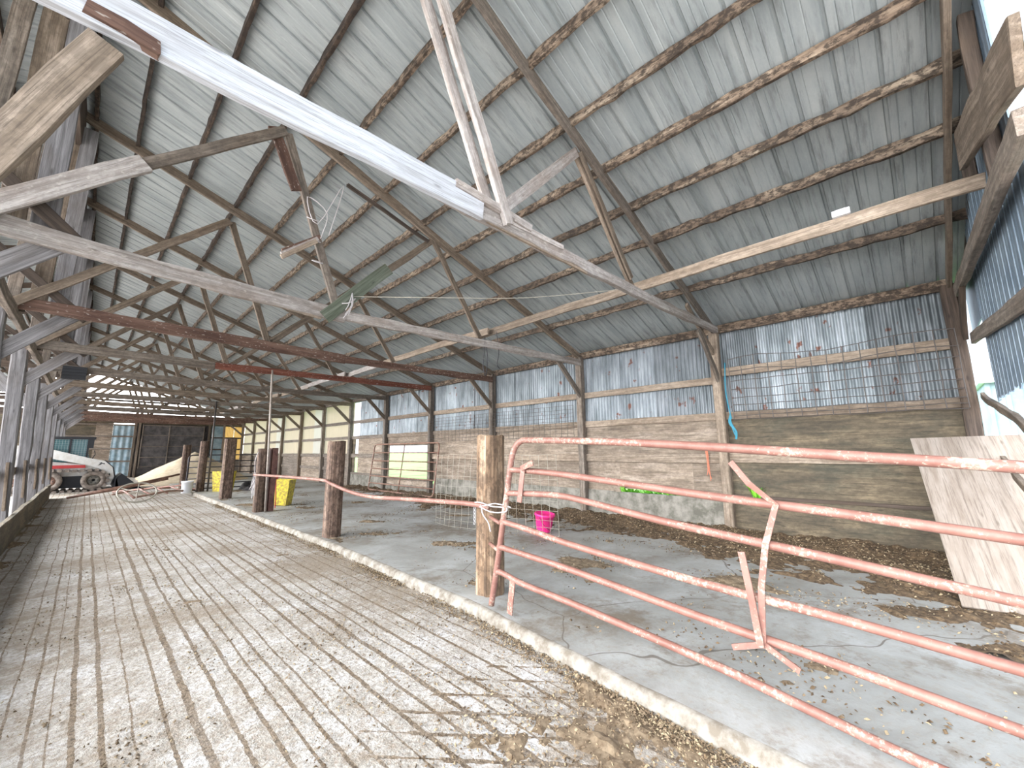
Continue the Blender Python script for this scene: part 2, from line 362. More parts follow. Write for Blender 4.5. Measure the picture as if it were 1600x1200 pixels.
# raised pen slab with a chalky broken curb edge
mb = MB(); vs = []; nyp = 300; nxp = 30
for j in range(nyp+1):
    y = -1.2+(YE+1.2)*j/nyp; cx = curbx(y)+.02*noise.noise(Vector((y*3, 0, 0)))+.012*noise.noise(Vector((y*13, 1, 0)))
    row = [(cx-.02, y, -.03), (cx, y, .075+.015*noise.noise(Vector((y*5, 2, 0)))), (cx+.025, y, .10)]
    for i in range(nxp+1):
        x = cx+.06+(7.86-cx-.06)*i/nxp; row.append((x, y, .10+.008*noise.noise(Vector((x*1.3, y*1.3, 5)))))
    vs += row
k = nxp+4
for j in range(nyp):
    for i in range(k-1): mb.f.append((j*k+i, j*k+i+1, (j+1)*k+i+1, (j+1)*k+i)); mb.m.append(1 if i < 3 else 0)
mb.v = vs
tag(mb.build('floor_pen', [PEN, CURBM], None, True), kind='structure')

# ---- roof sheets (ribs run down the slope)
def roof_side(name, xa, xb):
    mb = MB(); ys = []; y = Y0; P = .305
    while y < YE:
        ys += [(y, 0), (y+.095, 0), (y+.10, .006), (y+.11, 0), (y+.195, 0), (y+.20, .006), (y+.21, 0), (y+.262, 0), (y+.272, .024), (y+.292, .024), (y+.302, 0)]; y += P
    n = 5; vs = []
    for i in range(n+1):
        x = xa+(xb-xa)*i/n
        for (yy, h) in ys: vs.append((x, yy, roofz(x)+h))
    m = len(ys)
    mb.add(vs, [(i*m+j, i*m+j+1, (i+1)*m+j+1, (i+1)*m+j) for i in range(n) for j in range(m-1)])
    return mb.build(name, ROOF)
tag(roof_side('ceiling', XR, 8.15), kind='structure')
tag(roof_side('ceiling_left_slope', XR, -4.3), kind='structure')

# ---- purlins
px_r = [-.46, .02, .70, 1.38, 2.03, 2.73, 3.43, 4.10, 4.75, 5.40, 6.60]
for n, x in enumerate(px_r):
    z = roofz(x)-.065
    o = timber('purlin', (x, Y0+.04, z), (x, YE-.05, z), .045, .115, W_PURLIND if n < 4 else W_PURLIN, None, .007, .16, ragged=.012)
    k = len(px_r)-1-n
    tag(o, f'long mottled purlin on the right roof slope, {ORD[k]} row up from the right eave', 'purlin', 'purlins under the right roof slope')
px_l = [-.74, -1.25, -1.95, -2.65, -3.35, -4.05]
for n, x in enumerate(px_l):
    z = roofz(x)-.065
    o = timber('purlin', (x, Y0+.04, z), (x, YE-.05, z), .045, .115, W_DARK, None, .006, .3)
    tag(o, f'dark purlin on the left roof slope, {ORD[n]} row down from the ridge', 'purlin', 'purlins under the left roof slope')
o = timber('ridge_board', (XR, Y0+.05, 6.26), (XR, YE-.05, 6.26), .06, .52, W_DARK, None, .006, .5)
tag(o, 'deep dark board running the whole length under the roof ridge', 'ridge board')

# ---- trusses
def T(name, y, a, b, wd, dp, mat, par, **k): return timber(name, (a[0], y, a[1]), (b[0], y, b[1]), wd, dp, mat, par, **k)
tie_mats = {0: W_GREY, 1: W_LIT, 2: W_PALE, 3: W_BARK, 4: W_RED, 5: W_GREY, 6: W_BRACE, 7: W_GREY}
tie_desc = {0: 'weathered roof truss at the open near gable, its beam ending on the corner post', 1: 'nearest full roof truss, with a plank tinted bluish white for gable light along its bottom beam',
            2: 'second roof truss, bleached grey bottom beam carrying a mossy green board', 3: 'third roof truss, its bottom beam dark and bark-like over the alley',
            4: 'fourth roof truss, its bottom beam rust red toward the wall end'}
for i, y in enumerate(YP):
    lab = tie_desc.get(i, f'brown roof truss deep in the barn, {ORD[i]} counted from the near gable')
    t = empty('roof_truss', (XR, y, 3.4), lab, 'roof truss', 'roof trusses along the barn')
    zt = {1: 3.46, 2: 3.36, 3: 3.42}.get(i, 3.44); jz = rnd(-.03, .03)
    cm = W_BRACE
    if i == 1: cm = W_GREY
    T('top_chord', y, (7.72, 6.27-SL*7.72), (XR, 6.27+SL*.6), .045, .15, cm, t)
    T('top_chord', y, (XR, 6.27-SL*.6*-1), (-4.3, roofz(-4.3)-.15), .045, .15, W_DARK, t)
    ya = y-.055
    if i == 1:
        T('bottom_chord', ya, (7.66, 3.63), (1.6, 3.43), .07, .13, W_PALE, t, ragged=.012, bow=-.04)
        o = T('bottom_chord', ya-.036, (2.02, 3.45), (XL-.1, 3.38), .05, .20, W_LIT, t); o['label'] = 'wide plank tinted bluish white for gable light'
        T('splice_board', ya-.05, (1.75, 3.53), (2.6, 3.50), .04, .07, W_PALE, t)
        T('splinter', ya-.02, (2.1, 3.38), (3.55, 3.39), .02, .035, W_GIRT, t, jit=.004)
        T('splinter', ya-.045, (2.35, 3.47), (3.1, 3.50), .015, .05, W_PALE, t, jit=.004)
        T('scrap_block', ya-.05, (-.22, 3.36), (.03, 3.33), .05, .07, W_BARK, t)
        T('web', y-.13, (2.30, 3.40), (1.28, 5.62), .045, .10, W_PALE, t); T('web', y-.02, (2.20, 3.50), (1.22, 5.62), .04, .10, W_PALE, t)
        T('web', y+.03, (2.28, 3.55), (3.56, 4.90), .04, .11, W_PALE, t); T('web', y+.045, (3.55, 4.95), (4.78, 3.62), .04, .10, W_BRACE, t)
        T('web', y+.0, (3.62, 4.92), (4.70, 3.70), .03, .07, W_BRACE, t)
    else:
        m = tie_mats.get(i, random.choice([W_GREY, W_BRACE, W_GREY, W_BARK]))
        if i == 4:
            T('bottom_chord', ya, (7.66, zt+.1), (1.3, zt), .06, .15, W_RED, t, ragged=.006); T('bottom_chord', ya-.02, (1.8, zt), (XL-.1, zt+.02), .05, .17, W_GREY, t)
        elif i == 2:
            T('bottom_chord', ya, (7.66, zt+.12), (1.9, zt-.07), .06, .13, W_PALE, t, ragged=.01); T('bottom_chord', ya-.02, (2.2, zt-.07), (XL-.1, zt+.06), .06, .17, W_PALE, t, bow=-.03, ragged=.008)
            o = T('green_board', y-.12, (1.93, 3.20), (2.78, 4.14), .035, .17, W_GREEN, t); o['label'] = 'mossy green board'
            T('splinter', ya-.04, (.95, 3.27), (1.9, 3.18), .02, .03, W_GIRT, t, jit=.003)
            T('stub_board', y-.05, (1.18, 5.52), (1.5, 4.80), .035, .13, W_BARK, t); T('sister_board', y-.05, (2.14, 5.20), (3.5, 4.86), .035, .05, W_DARK, t)
        elif i == 0:
            T('bottom_chord', ya, (7.6, 3.50), (3.3, 3.22), .07, .16, W_GREY, t)
            T('web', y-.03, (5.1, 4.10), (3.0, 3.45), .045, .34, W_BRACE, t)
        else:
            T('bottom_chord', ya, (7.66, zt+.06+jz), (3.2, zt-.02+jz), .06, .15, m, t, ragged=.008 if i == 3 else .003)
            T('bottom_chord', ya-.015, (3.5, zt-.02+jz), (XL-.1, zt+.04), .06, .17, m, t, ragged=.008 if i == 3 else .003)
        if i:
            kx = rnd(-.06, .06)
            T('web', y+.0, (1.32+kx, 5.56), (2.08+kx, 3.42), .05, .10, W_GREY if i == 2 else W_BRACE, t)
            T('web', y+.04, (2.08+kx, 3.46), (3.62, 4.95), .04, .10, W_BRACE, t)
            T('web', y+.0, (3.62, 4.97), (4.62+kx, 3.50), .04, .09, W_BRACE, t)
    if i:
        T('scissor_web', y-.10, (-.98, 3.36), (1.30, 5.52), .04, .115, W_BRACE if i != 2 else W_GREY, t)
        if i == 2: T('scissor_web', y-.15, (-1.0, 3.30), (.08, 4.36), .05, .17, W_PALE, t)
        T('scissor_web', y-.05, (-.22, 3.36), (-2.5, 5.40), .04, .115, W_DARK, t)
        T('ridge_post', y+.05, (-.50, 3.42), (-.50, 6.30), .17, .05, W_HAZE, t); T('ridge_post', y+.09, (-.70, 3.42), (-.66, 6.25), .17, .04, W_BRACE, t); T('ridge_post', y+.05, (-.93, 3.42), (-.84, 6.15), .13, .05, W_GREY, t)
        T('bottom_chord', y+.03, (-.8, 3.44), (-3.2, 3.5), .05, .15, W_DARK, t)
        T('web', y+.02, (-1.6, 3.5), (-2.5, 5.42), .04, .10, W_DARK, t)
# ---- boards laid lengthwise over the beams, lapping at every truss
pcs = [(-.66, 2.62), (2.35, 5.95), (5.45, 9.45), (8.9, 12.4), (11.6, 15.3), (14.6, 18.2), (17.6, 21.4), (20.8, 24.3), (23.7, 27.3), (26.8, 30.2), (29.6, 33.2)]
for n, (a, b) in enumerate(pcs):
    xo = 5.0+(.07 if n % 2 else 0); m = [W_PALE, W_GIRT, W_GIRT, W_PALE][n % 4]
    o = timber('lacing_board', (xo-.03, a, 3.70+rnd(0, .02)), (xo+.04, b, 3.70+rnd(0, .02)), .04, .13, W_GIRT if n == 0 else m, None, .006, .3, bow=.02)
    tag(o, 'tan board laid lengthwise over the beams with a white box on it' if n == 0 else f'tan board lapped lengthwise over the beams between truss {ORD[min(n,11)]} and the next', 'board', 'lengthwise boards on the trusses')
mb = MB(); mb.box((4.93, .20, 3.775), (5.03, .34, 3.835)); mb.box((4.955, .23, 3.835), (5.005, .31, 3.85))
tag(mesh_at(mb, 'junction_box', WHITEP, (4.98, .27, 3.775)), 'small white plastic box resting on the nearest lengthwise board', 'junction box')

# ---- right wall
wr = empty('wall_right', (7.86, 17, 0), kind='structure')
for i in range(12):
    a, b = YP[i], YP[i+1]
    W = lambda nm, y0, y1, z, h, m, x=7.80, th=.038: timber(nm, (x, y0, z), (x, y1, z), th, h, m, wr, .005, .4)
    if i == 0: W('girt', a+.02, b-.02, 2.86, .15, W_GIRT)
    else: W('girt', a, b, 2.73, .13, W_GIRT if i < 5 else W_GREY)
    W('girt', a, b, 2.08, .13, W_GIRT if i < 5 else W_GREY)
    W('top_plate', a-.02, b+.02, 3.66, .15, W_PURLIN if i < 5 else W_GREY, 7.79, .05)
    if i not in (4,): W('girt', a, b, 1.34 if i else 1.36, .16, W_GIRT if i < 4 else W_GREY, 7.785)
    def panel(y0, y1, z0, z1, m, x=7.835, nm='plywood_panel'):
        mb = MB(); mb.box((-.0, -.008, -(z1-z0)/2), (y1-y0, .008, (z1-z0)/2))
        Mx = Matrix(((0, -1, 0, x), (1, 0, 0, y0), (0, 0, 1, (z0+z1)/2), (0, 0, 0, 1)))
        return mb.build(nm, m, wr, False, Mx)
    if i == 0:
        panel(a, b, 1.30, 2.10, W_PLYD); panel(a, b, .72, 1.30, W_PLYD, 7.83); panel(a, b, .0, .74, W_PLYD, 7.80)
        W('girt', a, b, .72, .05, W_DARK, 7.79)
    elif i < 4:
        panel(a, b, 1.30, 2.10, W_PLY)
        if i == 1: panel(a, 3.0, .60, 1.32, W_PLY); panel(3.0, 4.5, .72, 1.32, W_PLY); panel(4.5, b, .60, 1.32, W_PLY)
        else: panel(a, b, .60, 1.32, W_PLY, 7.83)
    elif i == 4:
        panel(a, b, 1.70, 2.10, W_PLY); panel(a, 11.5, .0, 1.72, W_PLY, 7.83); panel(a, b, .3, .58, W_PLY, 7.83); panel(14.0, b, .0, 1.72, W_PLY, 7.832)
        W('sill_board', a, b, .56, .06, W_GREY, 7.78)
    elif i == 5:
        panel(a, 16.55, .62, 2.10, W_PLY); panel(16.82, b, .62, 2.10, W_PLYD); W('girt', a, b, .62, .08, W_GREY)
    else:
        panel(a, b, .0, 1.42, W_PLY if i % 2 else W_GREY); W('girt', a, b, .75, .14, W_GREY, 7.79)
# metal sheets
def corrugated(name, y0, y1, z0, z1, mat, x=7.865, pitch=.074, amp=.018, parent=None, axis='y'):
    n = int((y1-y0)/pitch*6); vs = []; s = 3
    for j in range(s+1):
        for i in range(n+1):
            t = (y1-y0)*i/n
            vs.append((t, amp*math.sin(2*math.pi*t/pitch), (z1-z0)*j/s))
    mb = MB(); mb.add(vs, [(j*(n+1)+i, j*(n+1)+i+1, (j+1)*(n+1)+i+1, (j+1)*(n+1)+i) for j in range(s) for i in range(n)])
    # local x runs along the wall: swap into world
    mb.v = [(v[1], v[0], v[2]) for v in mb.v]
    if axis == 'x': mb.v = [(v[1], v[0], v[2]) for v in mb.v]; M_ = Matrix.Translation((y0, x, z0))
    else: M_ = Matrix.Translation((x, y0, z0))
    return mb.build(name, mat, parent, True, M_)
y = -.60; k = 0
while y < 16.5:
    e = min(y+rnd(.62, .95), 16.52); corrugated('corrugated_sheet', y, e+.03, 2.06+rnd(-.01, .01), 3.74, CORR, 7.862+.008*(k % 2), parent=wr); y = e; k += 1
for i in range(6, 12):
    y = YP[i]; e = YP[i+1]; mid = (y+e)/2
    for (p, q) in ((y, mid), (mid, e)):
        corrugated('translucent_sheet', p, q+.03, 1.36, 3.74, FIBW if (i in (7, 9) and p == y) else FIB, 7.865, parent=wr)
mb = MB(); seg = 60; vs = []
for j in range(seg+1):
    yy = YP[1]-.05+(17.2-YP[1])*j/seg
    top = .70 if yy < 3 else (.645 if yy < 4.6 else .66)
    if 11.2 < yy < 14.2: top = .35
    d = .012*noise.noise(Vector((yy*2, 0, 0)))
    vs += [(7.80+d-.03, yy, .05), (7.80+d, yy, top), (7.90, yy, top), (7.90, yy, .0)]
mb.add(vs, [(j*4+k, j*4+k+1, (j+1)*4+k+1, (j+1)*4+k) for j in range(seg) for k in range(3)])
mb.build('stub_wall', CONC, wr)
# right wall posts with knee braces
for i, y in enumerate(YP):
    lab = {0: 'dark corner post where the right wall meets the near gable', 1: 'timber wall post beside the blue rope, between the first two bays'}.get(i, f'timber post of the right wall, {ORD[i]} counted from the near corner')
    t = empty('wall_post', (XW, y, 0), lab, 'post', 'posts of the right wall')
    m = W_DARK if i == 0 else (W_GIRT if i == 1 else (W_GREY if i < 8 else W_BRACE))
    timber('post', (XW, y, .02), (XW-.02, y+.02, 3.62), .15, .15, m, t, .006)
    if i:
        timber('knee_brace', (XW-.06, y-.02, 2.72+rnd(-.03, .03)), (6.85+rnd(-.05, .05), y-.03, 3.46), .045, .12, W_GREY if i < 3 else W_BRACE, t)
        if i == 1: timber('chord_brace', (XW-.05, y+.03, 3.2), (6.6, y+.03, 3.85), .04, .09, W_BRACE, t)
    else: timber('knee_brace', (XW-.1, y-.05, 2.9), (7.0, y-.05, 3.45), .05, .14, W_DARK, t)
# ---- middle post row on the left, with knee braces
for i in range(1, 12):
    y = YP[i]
    t = empty('middle_post', (XL, y, 0), f'grey timber post on the low left wall, {ORD[i-1]} in its row from the near end', 'post', 'posts along the left of the alley')
    timber('post', (XL-.03, y, 0), (XL-.16, y, 3.42), .19, .20, W_HAZE, t, .008)
    if i == 1: timber('knee_brace', (-.50, y-.08, 2.25), (-.135, y-.08, 3.25), .05, .125, W_BRACE, t)
    else:
        timber('knee_brace', (XL-.16, y-.02, 2.68), (-.30, y-.0, 3.47), .05, .17, W_HAZE, t)
        timber('knee_brace', (XL-.2, y-.02, 2.6), (-1.75, y-.0, 3.45), .05, .16, W_HAZE, t)
    if i > 3: timber('nailed_cleat', (XL+.0, y-.11, .55), (XL-.05, y-.11, 1.35), .04, .10, W_BRACE, t)
wl = empty('wall_left', (-1.0, 10, 0), kind='structure')
timber('curb_beam', (-.76, 1.0, .24), (-.76, 21.0, .22), .07, .5, W_PLYD, wl, .01, .5)
timber('rail', (-1.06, 5.3, 1.15), (-1.06, 22.8, 1.12), .05, .16, W_GREY, wl, .01, .6)
timber('eave_plate', (XL, YP[0]+2.0, 3.33), (XL, YE, 3.33), .06, .16, W_GREY, wl, .008, .6)

# ---- near gable (right-hand part only: the rest stands open)
wn = empty('wall_near', (7, -.72, 2), kind='structure')
def rag(x): return 2.03+.05*noise.noise(Vector((x*9, 0, 3)))+.03*noise.noise(Vector((x*30, 0, 3)))
mb = MB(); xs = []; x = 3.9
while x < 7.05:
    for (d, h) in ((0, 0), (.05, 0), (.06, .02), (.085, .02), (.095, 0), (.15, 0), (.19, .004)):
        if x+d < 7.05: xs.append((x+d, h))
    x += .21
vs = []
for (xx, h) in xs:
    zt_ = roofz(xx)-.02 if xx > 4.15 else roofz(xx)-1.2-2.5*(4.15-xx)
    for j in range(4): vs.append((xx, -.70-h, rag(xx)*(1-j/3)+zt_*(j/3)))
mb.add(vs, [(i*4+j, (i+1)*4+j, (i+1)*4+j+1, i*4+j+1) for i in range(len(xs)-1) for j in range(3)])
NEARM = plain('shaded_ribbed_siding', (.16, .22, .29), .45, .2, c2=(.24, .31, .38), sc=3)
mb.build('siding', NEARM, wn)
mb = MB(); mb.box((7.02, -.715, 2.98), (8.0, -.70, 3.7)); mb.build('siding', NEARM, wn)
timber('girt', (7.6, -.66, 2.86), (4.0, -.66, 2.47), .04, .14, W_GREY, wn)
timber('girt', (7.7, -.66, 2.14), (4.6, -.66, 1.52), .04, .07, W_BRACE, wn, .012)
timber('girt', (7.7, -.66, 1.52), (5.0, -.66, .95), .04, .07, W_BRACE, wn, .012)
timber('verge_board', (8.1, -.72, roofz(8.1)-.06), (XR, -.72, roofz(XR)-.06), .04, .2, W_DARK, wn)
for xx, zb in ((5.5, 4.0), (4.4, 3.4)): timber('stud', (xx, -.65, zb), (xx, -.65, roofz(xx)-.1), .09, .09, W_DARK, wn)
# ---- far end wall
wf = empty('wall_far', (3, YE, 0), kind='structure')
def board(nm, x0, x1, z0, z1, m, y=None, th=.03):
    mb = MB(); y = YE if y is None else y; mb.box((x0, y-th/2, z0), (x1, y+th/2, z1)); return mesh_at(mb, nm, m, ((x0+x1)/2, y, z0), wf)
board('plywood_panel', -5.6, .2, 0, 3.3, W_PLYD); board('plywood_panel', .2, .95, 0, 3.3, W_PLY, YE-.01)
corrugated('blue_sheet', .95, 2.0, .1, 3.25, TEAL, YE-.05, .28, .02, wf, 'x')
board('plywood_panel', .9, 2.0, 0, .4, W_GREY); board('lintel_board', -5.6, 8, 3.3, 3.62, W_PLYD, YE-.02); board('lintel_board', -5.6, 8, 3.62, 3.95, W_DARK, YE)
board('dark_board_panel', 2.0, 5.9, 0, 3.3, GREYD); board('dark_board_panel', 5.9, 6.6, 0, 3.3, TEAL, YE-.01)
mb = MB()
corrugated('amber_sheet', 6.6, 7.2, 1.5, 3.3, FIBY, YE-.02, .09, .01, wf, 'x'); corrugated('amber_sheet', 7.2, 7.85, 1.0, 3.3, FIBY, YE-.05, .09, .01, wf, 'x')
board('plywood_panel', 6.6, 7.86, 0, 1.02, W_GREY); board('plywood_panel', 6.6, 7.2, 1.0, 1.5, W_DARK)
for z, h in ((4.22, .12), (4.70, .12), (5.05, .10), (5.62, .12)):
    xm = (6.42-z)/SL-.2; timber('girt', (-1.2-xm if xm < 4 else -5.5, YE, z), (xm, YE, z), .05, h, W_DARK, wf)
for x in (1.95, 2.15, 5.75, 6.6): timber('stud', (x, YE-.1, 0), (x, YE-.1, 4.3), .12, .12, W_BRACE, wf)
for z in (1.0, 1.75, 2.5, 3.2): timber('girt', (-1.2, YE-.09, z), (1.95, YE-.09, z), .05, .09, W_GREY, wf)
for z in (1.7, 2.5): timber('girt', (5.9, YE-.09, z), (7.7, YE-.09, z), .05, .09, W_DARK, wf)
d = empty('door_1', (4, YE-.16, .5), kind='structure')
mb = MB(); mb.box((2.3, YE-.2, .55), (5.45, YE-.17, 3.25)); mesh_at(mb, 'door_leaf', GREYD, (3.9, YE-.18, .5), d)
for z in (.55, 1.22, 1.9, 2.6, 3.22): timber('cross_bar', (2.3, YE-.22, z+(.1 if z < .6 else 0)), (5.45, YE-.22, z+(.18 if z < .6 else 0)), .03, .05, W_GREY, d)
for x in (2.3, 3.6, 5.42): timber('stile', (x, YE-.23, .55), (x, YE-.23, 3.25), .05, .03, W_GREY, d)

# ---- fence posts on the curb
def big_post(loc, w_, d_, h, mat, label, flute=.012, n=20, rz=0, sq=4):
    mb = MB(); rings = []; H = 14
    ang = [2*math.pi*k/n for k in range(n)]; fl = [1+rnd(-flute, flute)*8*(1 if k % 2 else .3) for k in range(n)]
    for j in range(H+1):
        z = h*j/H
        for k, a in enumerate(ang):
            c, s = math.cos(a), math.sin(a); r = (abs(c)**sq+abs(s)**sq)**(-1/sq)
            f = fl[k]*(1+.015*noise.noise(Vector((k, z*2, loc[1]))))
            x, y = c*r*w_/2*f, s*r*d_/2*f
            x, y = x*math.cos(rz)-y*math.sin(rz), x*math.sin(rz)+y*math.cos(rz)
            rings.append((z + (rnd(-.012, .012) if j == H else 0), x, y))
    # local X is the height so the grain follows it
    fs = [(j*n+k, j*n+(k+1) % n, (j+1)*n+(k+1) % n, (j+1)*n+k) for j in range(H) for k in range(n)]+[tuple(H*n+k for k in range(n)), tuple(range(n))[::-1]]
    mb.add(rings, fs)
    Mx = Matrix(((0, 1, 0, loc[0]), (0, 0, 1, loc[1]), (1, 0, 0, loc[2]), (0, 0, 0, 1)))
    return tag(mb.build('fence_post', mat, None, False, Mx), label, 'post', 'fence posts along the pen curb')
big_post((2.97, 3.22, .06), .25, .25, 1.60, W_POST, 'thick split timber post the pink gate is tied to, nearest on the curb', .016, 24)
big_post((3.02, 7.2, .06), .26, .26, 1.62, W_RAILTIE, 'brown square post holding up the middle of the bent rail')
p3 = big_post((3.0, 11.4, .06), .22, .22, 1.52, W_RAILTIE, 'brown post at the far end of the bent rail, hung with white twine')
big_post((3.12, 15.4, .06), .32, .28, 1.86, W_RAILTIE, 'wide leaning brown post standing alone beside the far end of the curb')
big_post((2.85, 21.4, .06), .26, .26, 1.75, W_RAILTIE, 'brown post in front of the tan grain pile, farthest on the curb')
big_post((3.02, 18.9, .06), .24, .26, 1.85, W_RAILTIE, 'brown post standing beside the white bucket')
mb = MB()
for (x0, x1, y0, y1) in ((3.16, 3.175, 11.3, 11.5), (3.16, 3.30, 11.3, 11.315), (3.16, 3.30, 11.485, 11.5)): mb.box((x0, y0, .08), (x1, y1, 1.60))
tag(mesh_at(mb, 'steel_channel_post', plain('rusty_channel', (.10, .045, .04), .7, c2=(.20, .10, .08)), (3.2, 11.4, .08)), 'dark rusty steel channel standing against the twine-hung post', 'post')
mb = MB(); mb.tube([(3.10, 11.22, .1), (3.05, 11.2, 1.6), (2.97, 11.17, 3.5)], .024, 10); tag(mesh_at(mb, 'conduit_pipe', plain('grey_conduit', (.32, .27, .23), .6, c2=(.46, .41, .37)), (3.1, 11.22, .1), None, True), 'thin grey pipe rising from the twine-hung post to the red beam', 'pipe')
mb = MB(); mb.tube([(3.22, 18.7, .1), (3.2, 18.7, 3.4)], .03, 10); tag(mesh_at(mb, 'standing_pipe', WIRE, (3.22, 18.7, .1), None, True), 'tall dark pipe beside the yellow box reaching up to the beams', 'pipe')
# bent rail
mb = MB()
pts = [(2.80, 11.2, .975), (2.80, 9.66, 1.006), (2.80, 7.28, 1.035), (2.80, 6.87, 1.0), (2.80, 6.16, .915), (2.80, 5.45, .885), (2.80, 4.48, .925), (2.80, 3.4, .965), (2.79, 3.05, .955)]
def smooth_pts(P, n=4):
    P = [Vector(p) for p in P]; out = []
    for i in range(len(P)-1):
        a = P[max(i-1, 0)]; b = P[i]; c = P[i+1]; d = P[min(i+2, len(P)-1)]
        for k in range(n):
            t = k/n; out.append(.5*((2*b)+(c-a)*t+(2*a-5*b+4*c-d)*t*t+(3*b-a-3*c+d)*t**3))
    out.append(P[-1]); return out
mb.tube(smooth_pts(pts), .026, 12)
tag(mesh_at(mb, 'bent_pipe_rail', PIPE, (2.8, 7, 1.0), None, True), 'single sagging pinkish pipe rail strung across the curb posts', 'rail')

# ---- the big red gate
g = empty('farm_gate', (2.7, 2.9, .12), 'large faded red tube gate, bent and sagging, in the right foreground', 'gate')
def grail(nm, pts, r=.025, m=PIPE, x=2.70, n=12, sm=True, par=None):
    mb = MB(); P = [(x, q[0], q[1]) if len(q) == 2 else q for q in pts]; mb.tube(smooth_pts(P, 5) if sm else P, r, n)
    return mesh_at(mb, nm, m, P[0], par or g, True)
grail('gate_frame', [(2.91, .13), (2.84, .45), (2.76, .85), (2.69, 1.2), (2.645, 1.42), (2.60, 1.53), (2.52, 1.585), (2.40, 1.59), (1.6, 1.56), (.96, 1.52), (.32, 1.47), (-.31, 1.42), (-1.1, 1.35)], .027)
grail('rail', [(2.68, 1.33), (2.4, 1.325), (1.94, 1.30), (.98, 1.222), (.35, 1.18), (-.27, 1.13), (-1.1, 1.06)])
grail('rail', [(2.71, 1.12), (2.4, 1.135), (2.1, 1.14), (1.85, 1.115), (1.4, 1.055), (1.0, 1.01), (.37, .95), (-.23, .885), (-1.1, .80)])
grail('rail', [(2.78, .87), (2.4, .83), (1.96, .775), (1.02, .70), (.40, .67), (-.20, .625), (-1.1, .55)])
grail('rail', [(2.82, .645), (2.4, .62), (1.97, .59), (1.03, .50), (.43, .455), (-.17, .395), (-1.1, .30)])
grail('rail', [(2.86, .43), (2.75, .425), (2.5, .385), (1.97, .35), (1.05, .265), (.45, .185), (.15, .145), (-.4, .12), (-1.1, .12)])
def strip(nm, P, wd=.032, x=2.665, m=PIPE, th=.005, par=None):
    """thin bent angle strip following points in the (y, z) plane"""
    mb = MB()
    P3 = [Vector((q[2] if len(q) > 2 else x, q[0], q[1])) for q in P]
    vs = []
    for i, p in enumerate(P3):
        d_ = (P3[min(i+1, len(P3)-1)]-P3[max(i-1, 0)]).normalized(); s = Vector((1, 0, 0)).cross(d_).normalized()*wd/2; o_ = Vector((th, 0, 0))
        vs += [p-s-o_, p+s-o_, p+s+o_, p-s+o_]
    fs = [(i*4+k, i*4+(k+1) % 4, (i+1)*4+(k+1) % 4, (i+1)*4+k) for i in range(len(P3)-1) for k in range(4)]+[(0, 1, 2, 3)[::-1], tuple((len(P3)-1)*4+k for k in range(4))]
    mb.add(vs, fs)
    return mesh_at(mb, nm, m, P3[0], par or g)
strip('brace_strip', [(.78, 1.43, 2.60), (.70, 1.31, 2.62), (.59, 1.20), (.66, .98), (.70, .75), (.72, .45)])
strip('brace_strip', [(.78, .93), (.75, .70), (.725, .45)], .035, 2.645)
strip('brace_strip', [(.72, .46), (.86, .42, 2.62)], .03); strip('brace_strip', [(.71, .46), (.55, .40, 2.62)], .03)
strip('brace_strip', [(2.47, 1.36), (2.49, 1.24), (2.52, 1.06)], .05); strip('brace_strip', [(2.50, 1.345), (2.30, 1.40, 2.6)], .045)
strip('brace_strip', [(2.62, .40), (2.66, .12)], .06, 2.68)
for z in (.85, .60): grail('hinge_pin', [(2.70, 2.80, z), (2.84, 3.08, z+.01)], .018, PIPE, sm=False)
# twine at the gate post
mb = MB()
mb.tube(smooth_pts([(2.83, 3.36, .97), (2.76, 3.15, 1.0), (2.74, 2.95, .98), (2.70, 2.72, .99), (2.66, 2.70, .96), (2.74, 2.98, .93), (2.80, 3.3, .985)]), .006, 6)
mb.tube(smooth_pts([(2.83, 3.34, .95), (2.77, 3.1, .97), (2.74, 2.9, 1.01), (2.70, 2.66, 1.0)]), .006, 6)
mb.tube(smooth_pts([(2.78, 3.15, .98), (2.74, 3.08, .90), (2.76, 3.02, .82), (2.77, 3.0, .74)]), .006, 6)
tag(mesh_at(mb, 'baling_twine', WROPE, (2.75, 3, .97), None, True), 'white twine tying the gate and the rail to the split post', 'twine')
mb = MB(); 
for k in range(5): mb.tube([Vector((2.80, 3.27, .93-k*.035))+Vector((0, .012*math.cos(a), .02*math.sin(a))) for a in [2*math.pi*q/8 for q in range(8)]], .004, 6, closed=True)
tag(mesh_at(mb, 'chain', plain('galvanised_chain', (.45, .45, .47), .4, .7), (2.8, 3.27, .93), None, True), 'short grey chain hanging on the split post below the rail', 'chain')
mb = MB()
for k in range(4):
    a = rnd(-.1, .1); mb.tube(smooth_pts([(2.86, 11.35+a, 1.02), (2.78, 11.2+rnd(-.2, .1), .8+rnd(-.1, .1)), (2.8, 11.3+rnd(-.25, .25), .5+rnd(-.15, .15)), (2.86, 11.4+rnd(-.1, .2), .85)]), .005, 5)
mb.tube(smooth_pts([(2.88, 11.35, 1.5), (2.84, 11.4, 1.3), (2.88, 11.5, 1.1), (2.82, 11.3, .98)]), .01, 5)
tag(mesh_at(mb, 'baling_twine', WROPE, (2.8, 11.3, 1.0), None, True), 'tangle of white twine hanging on the far end post of the bent rail', 'twine')

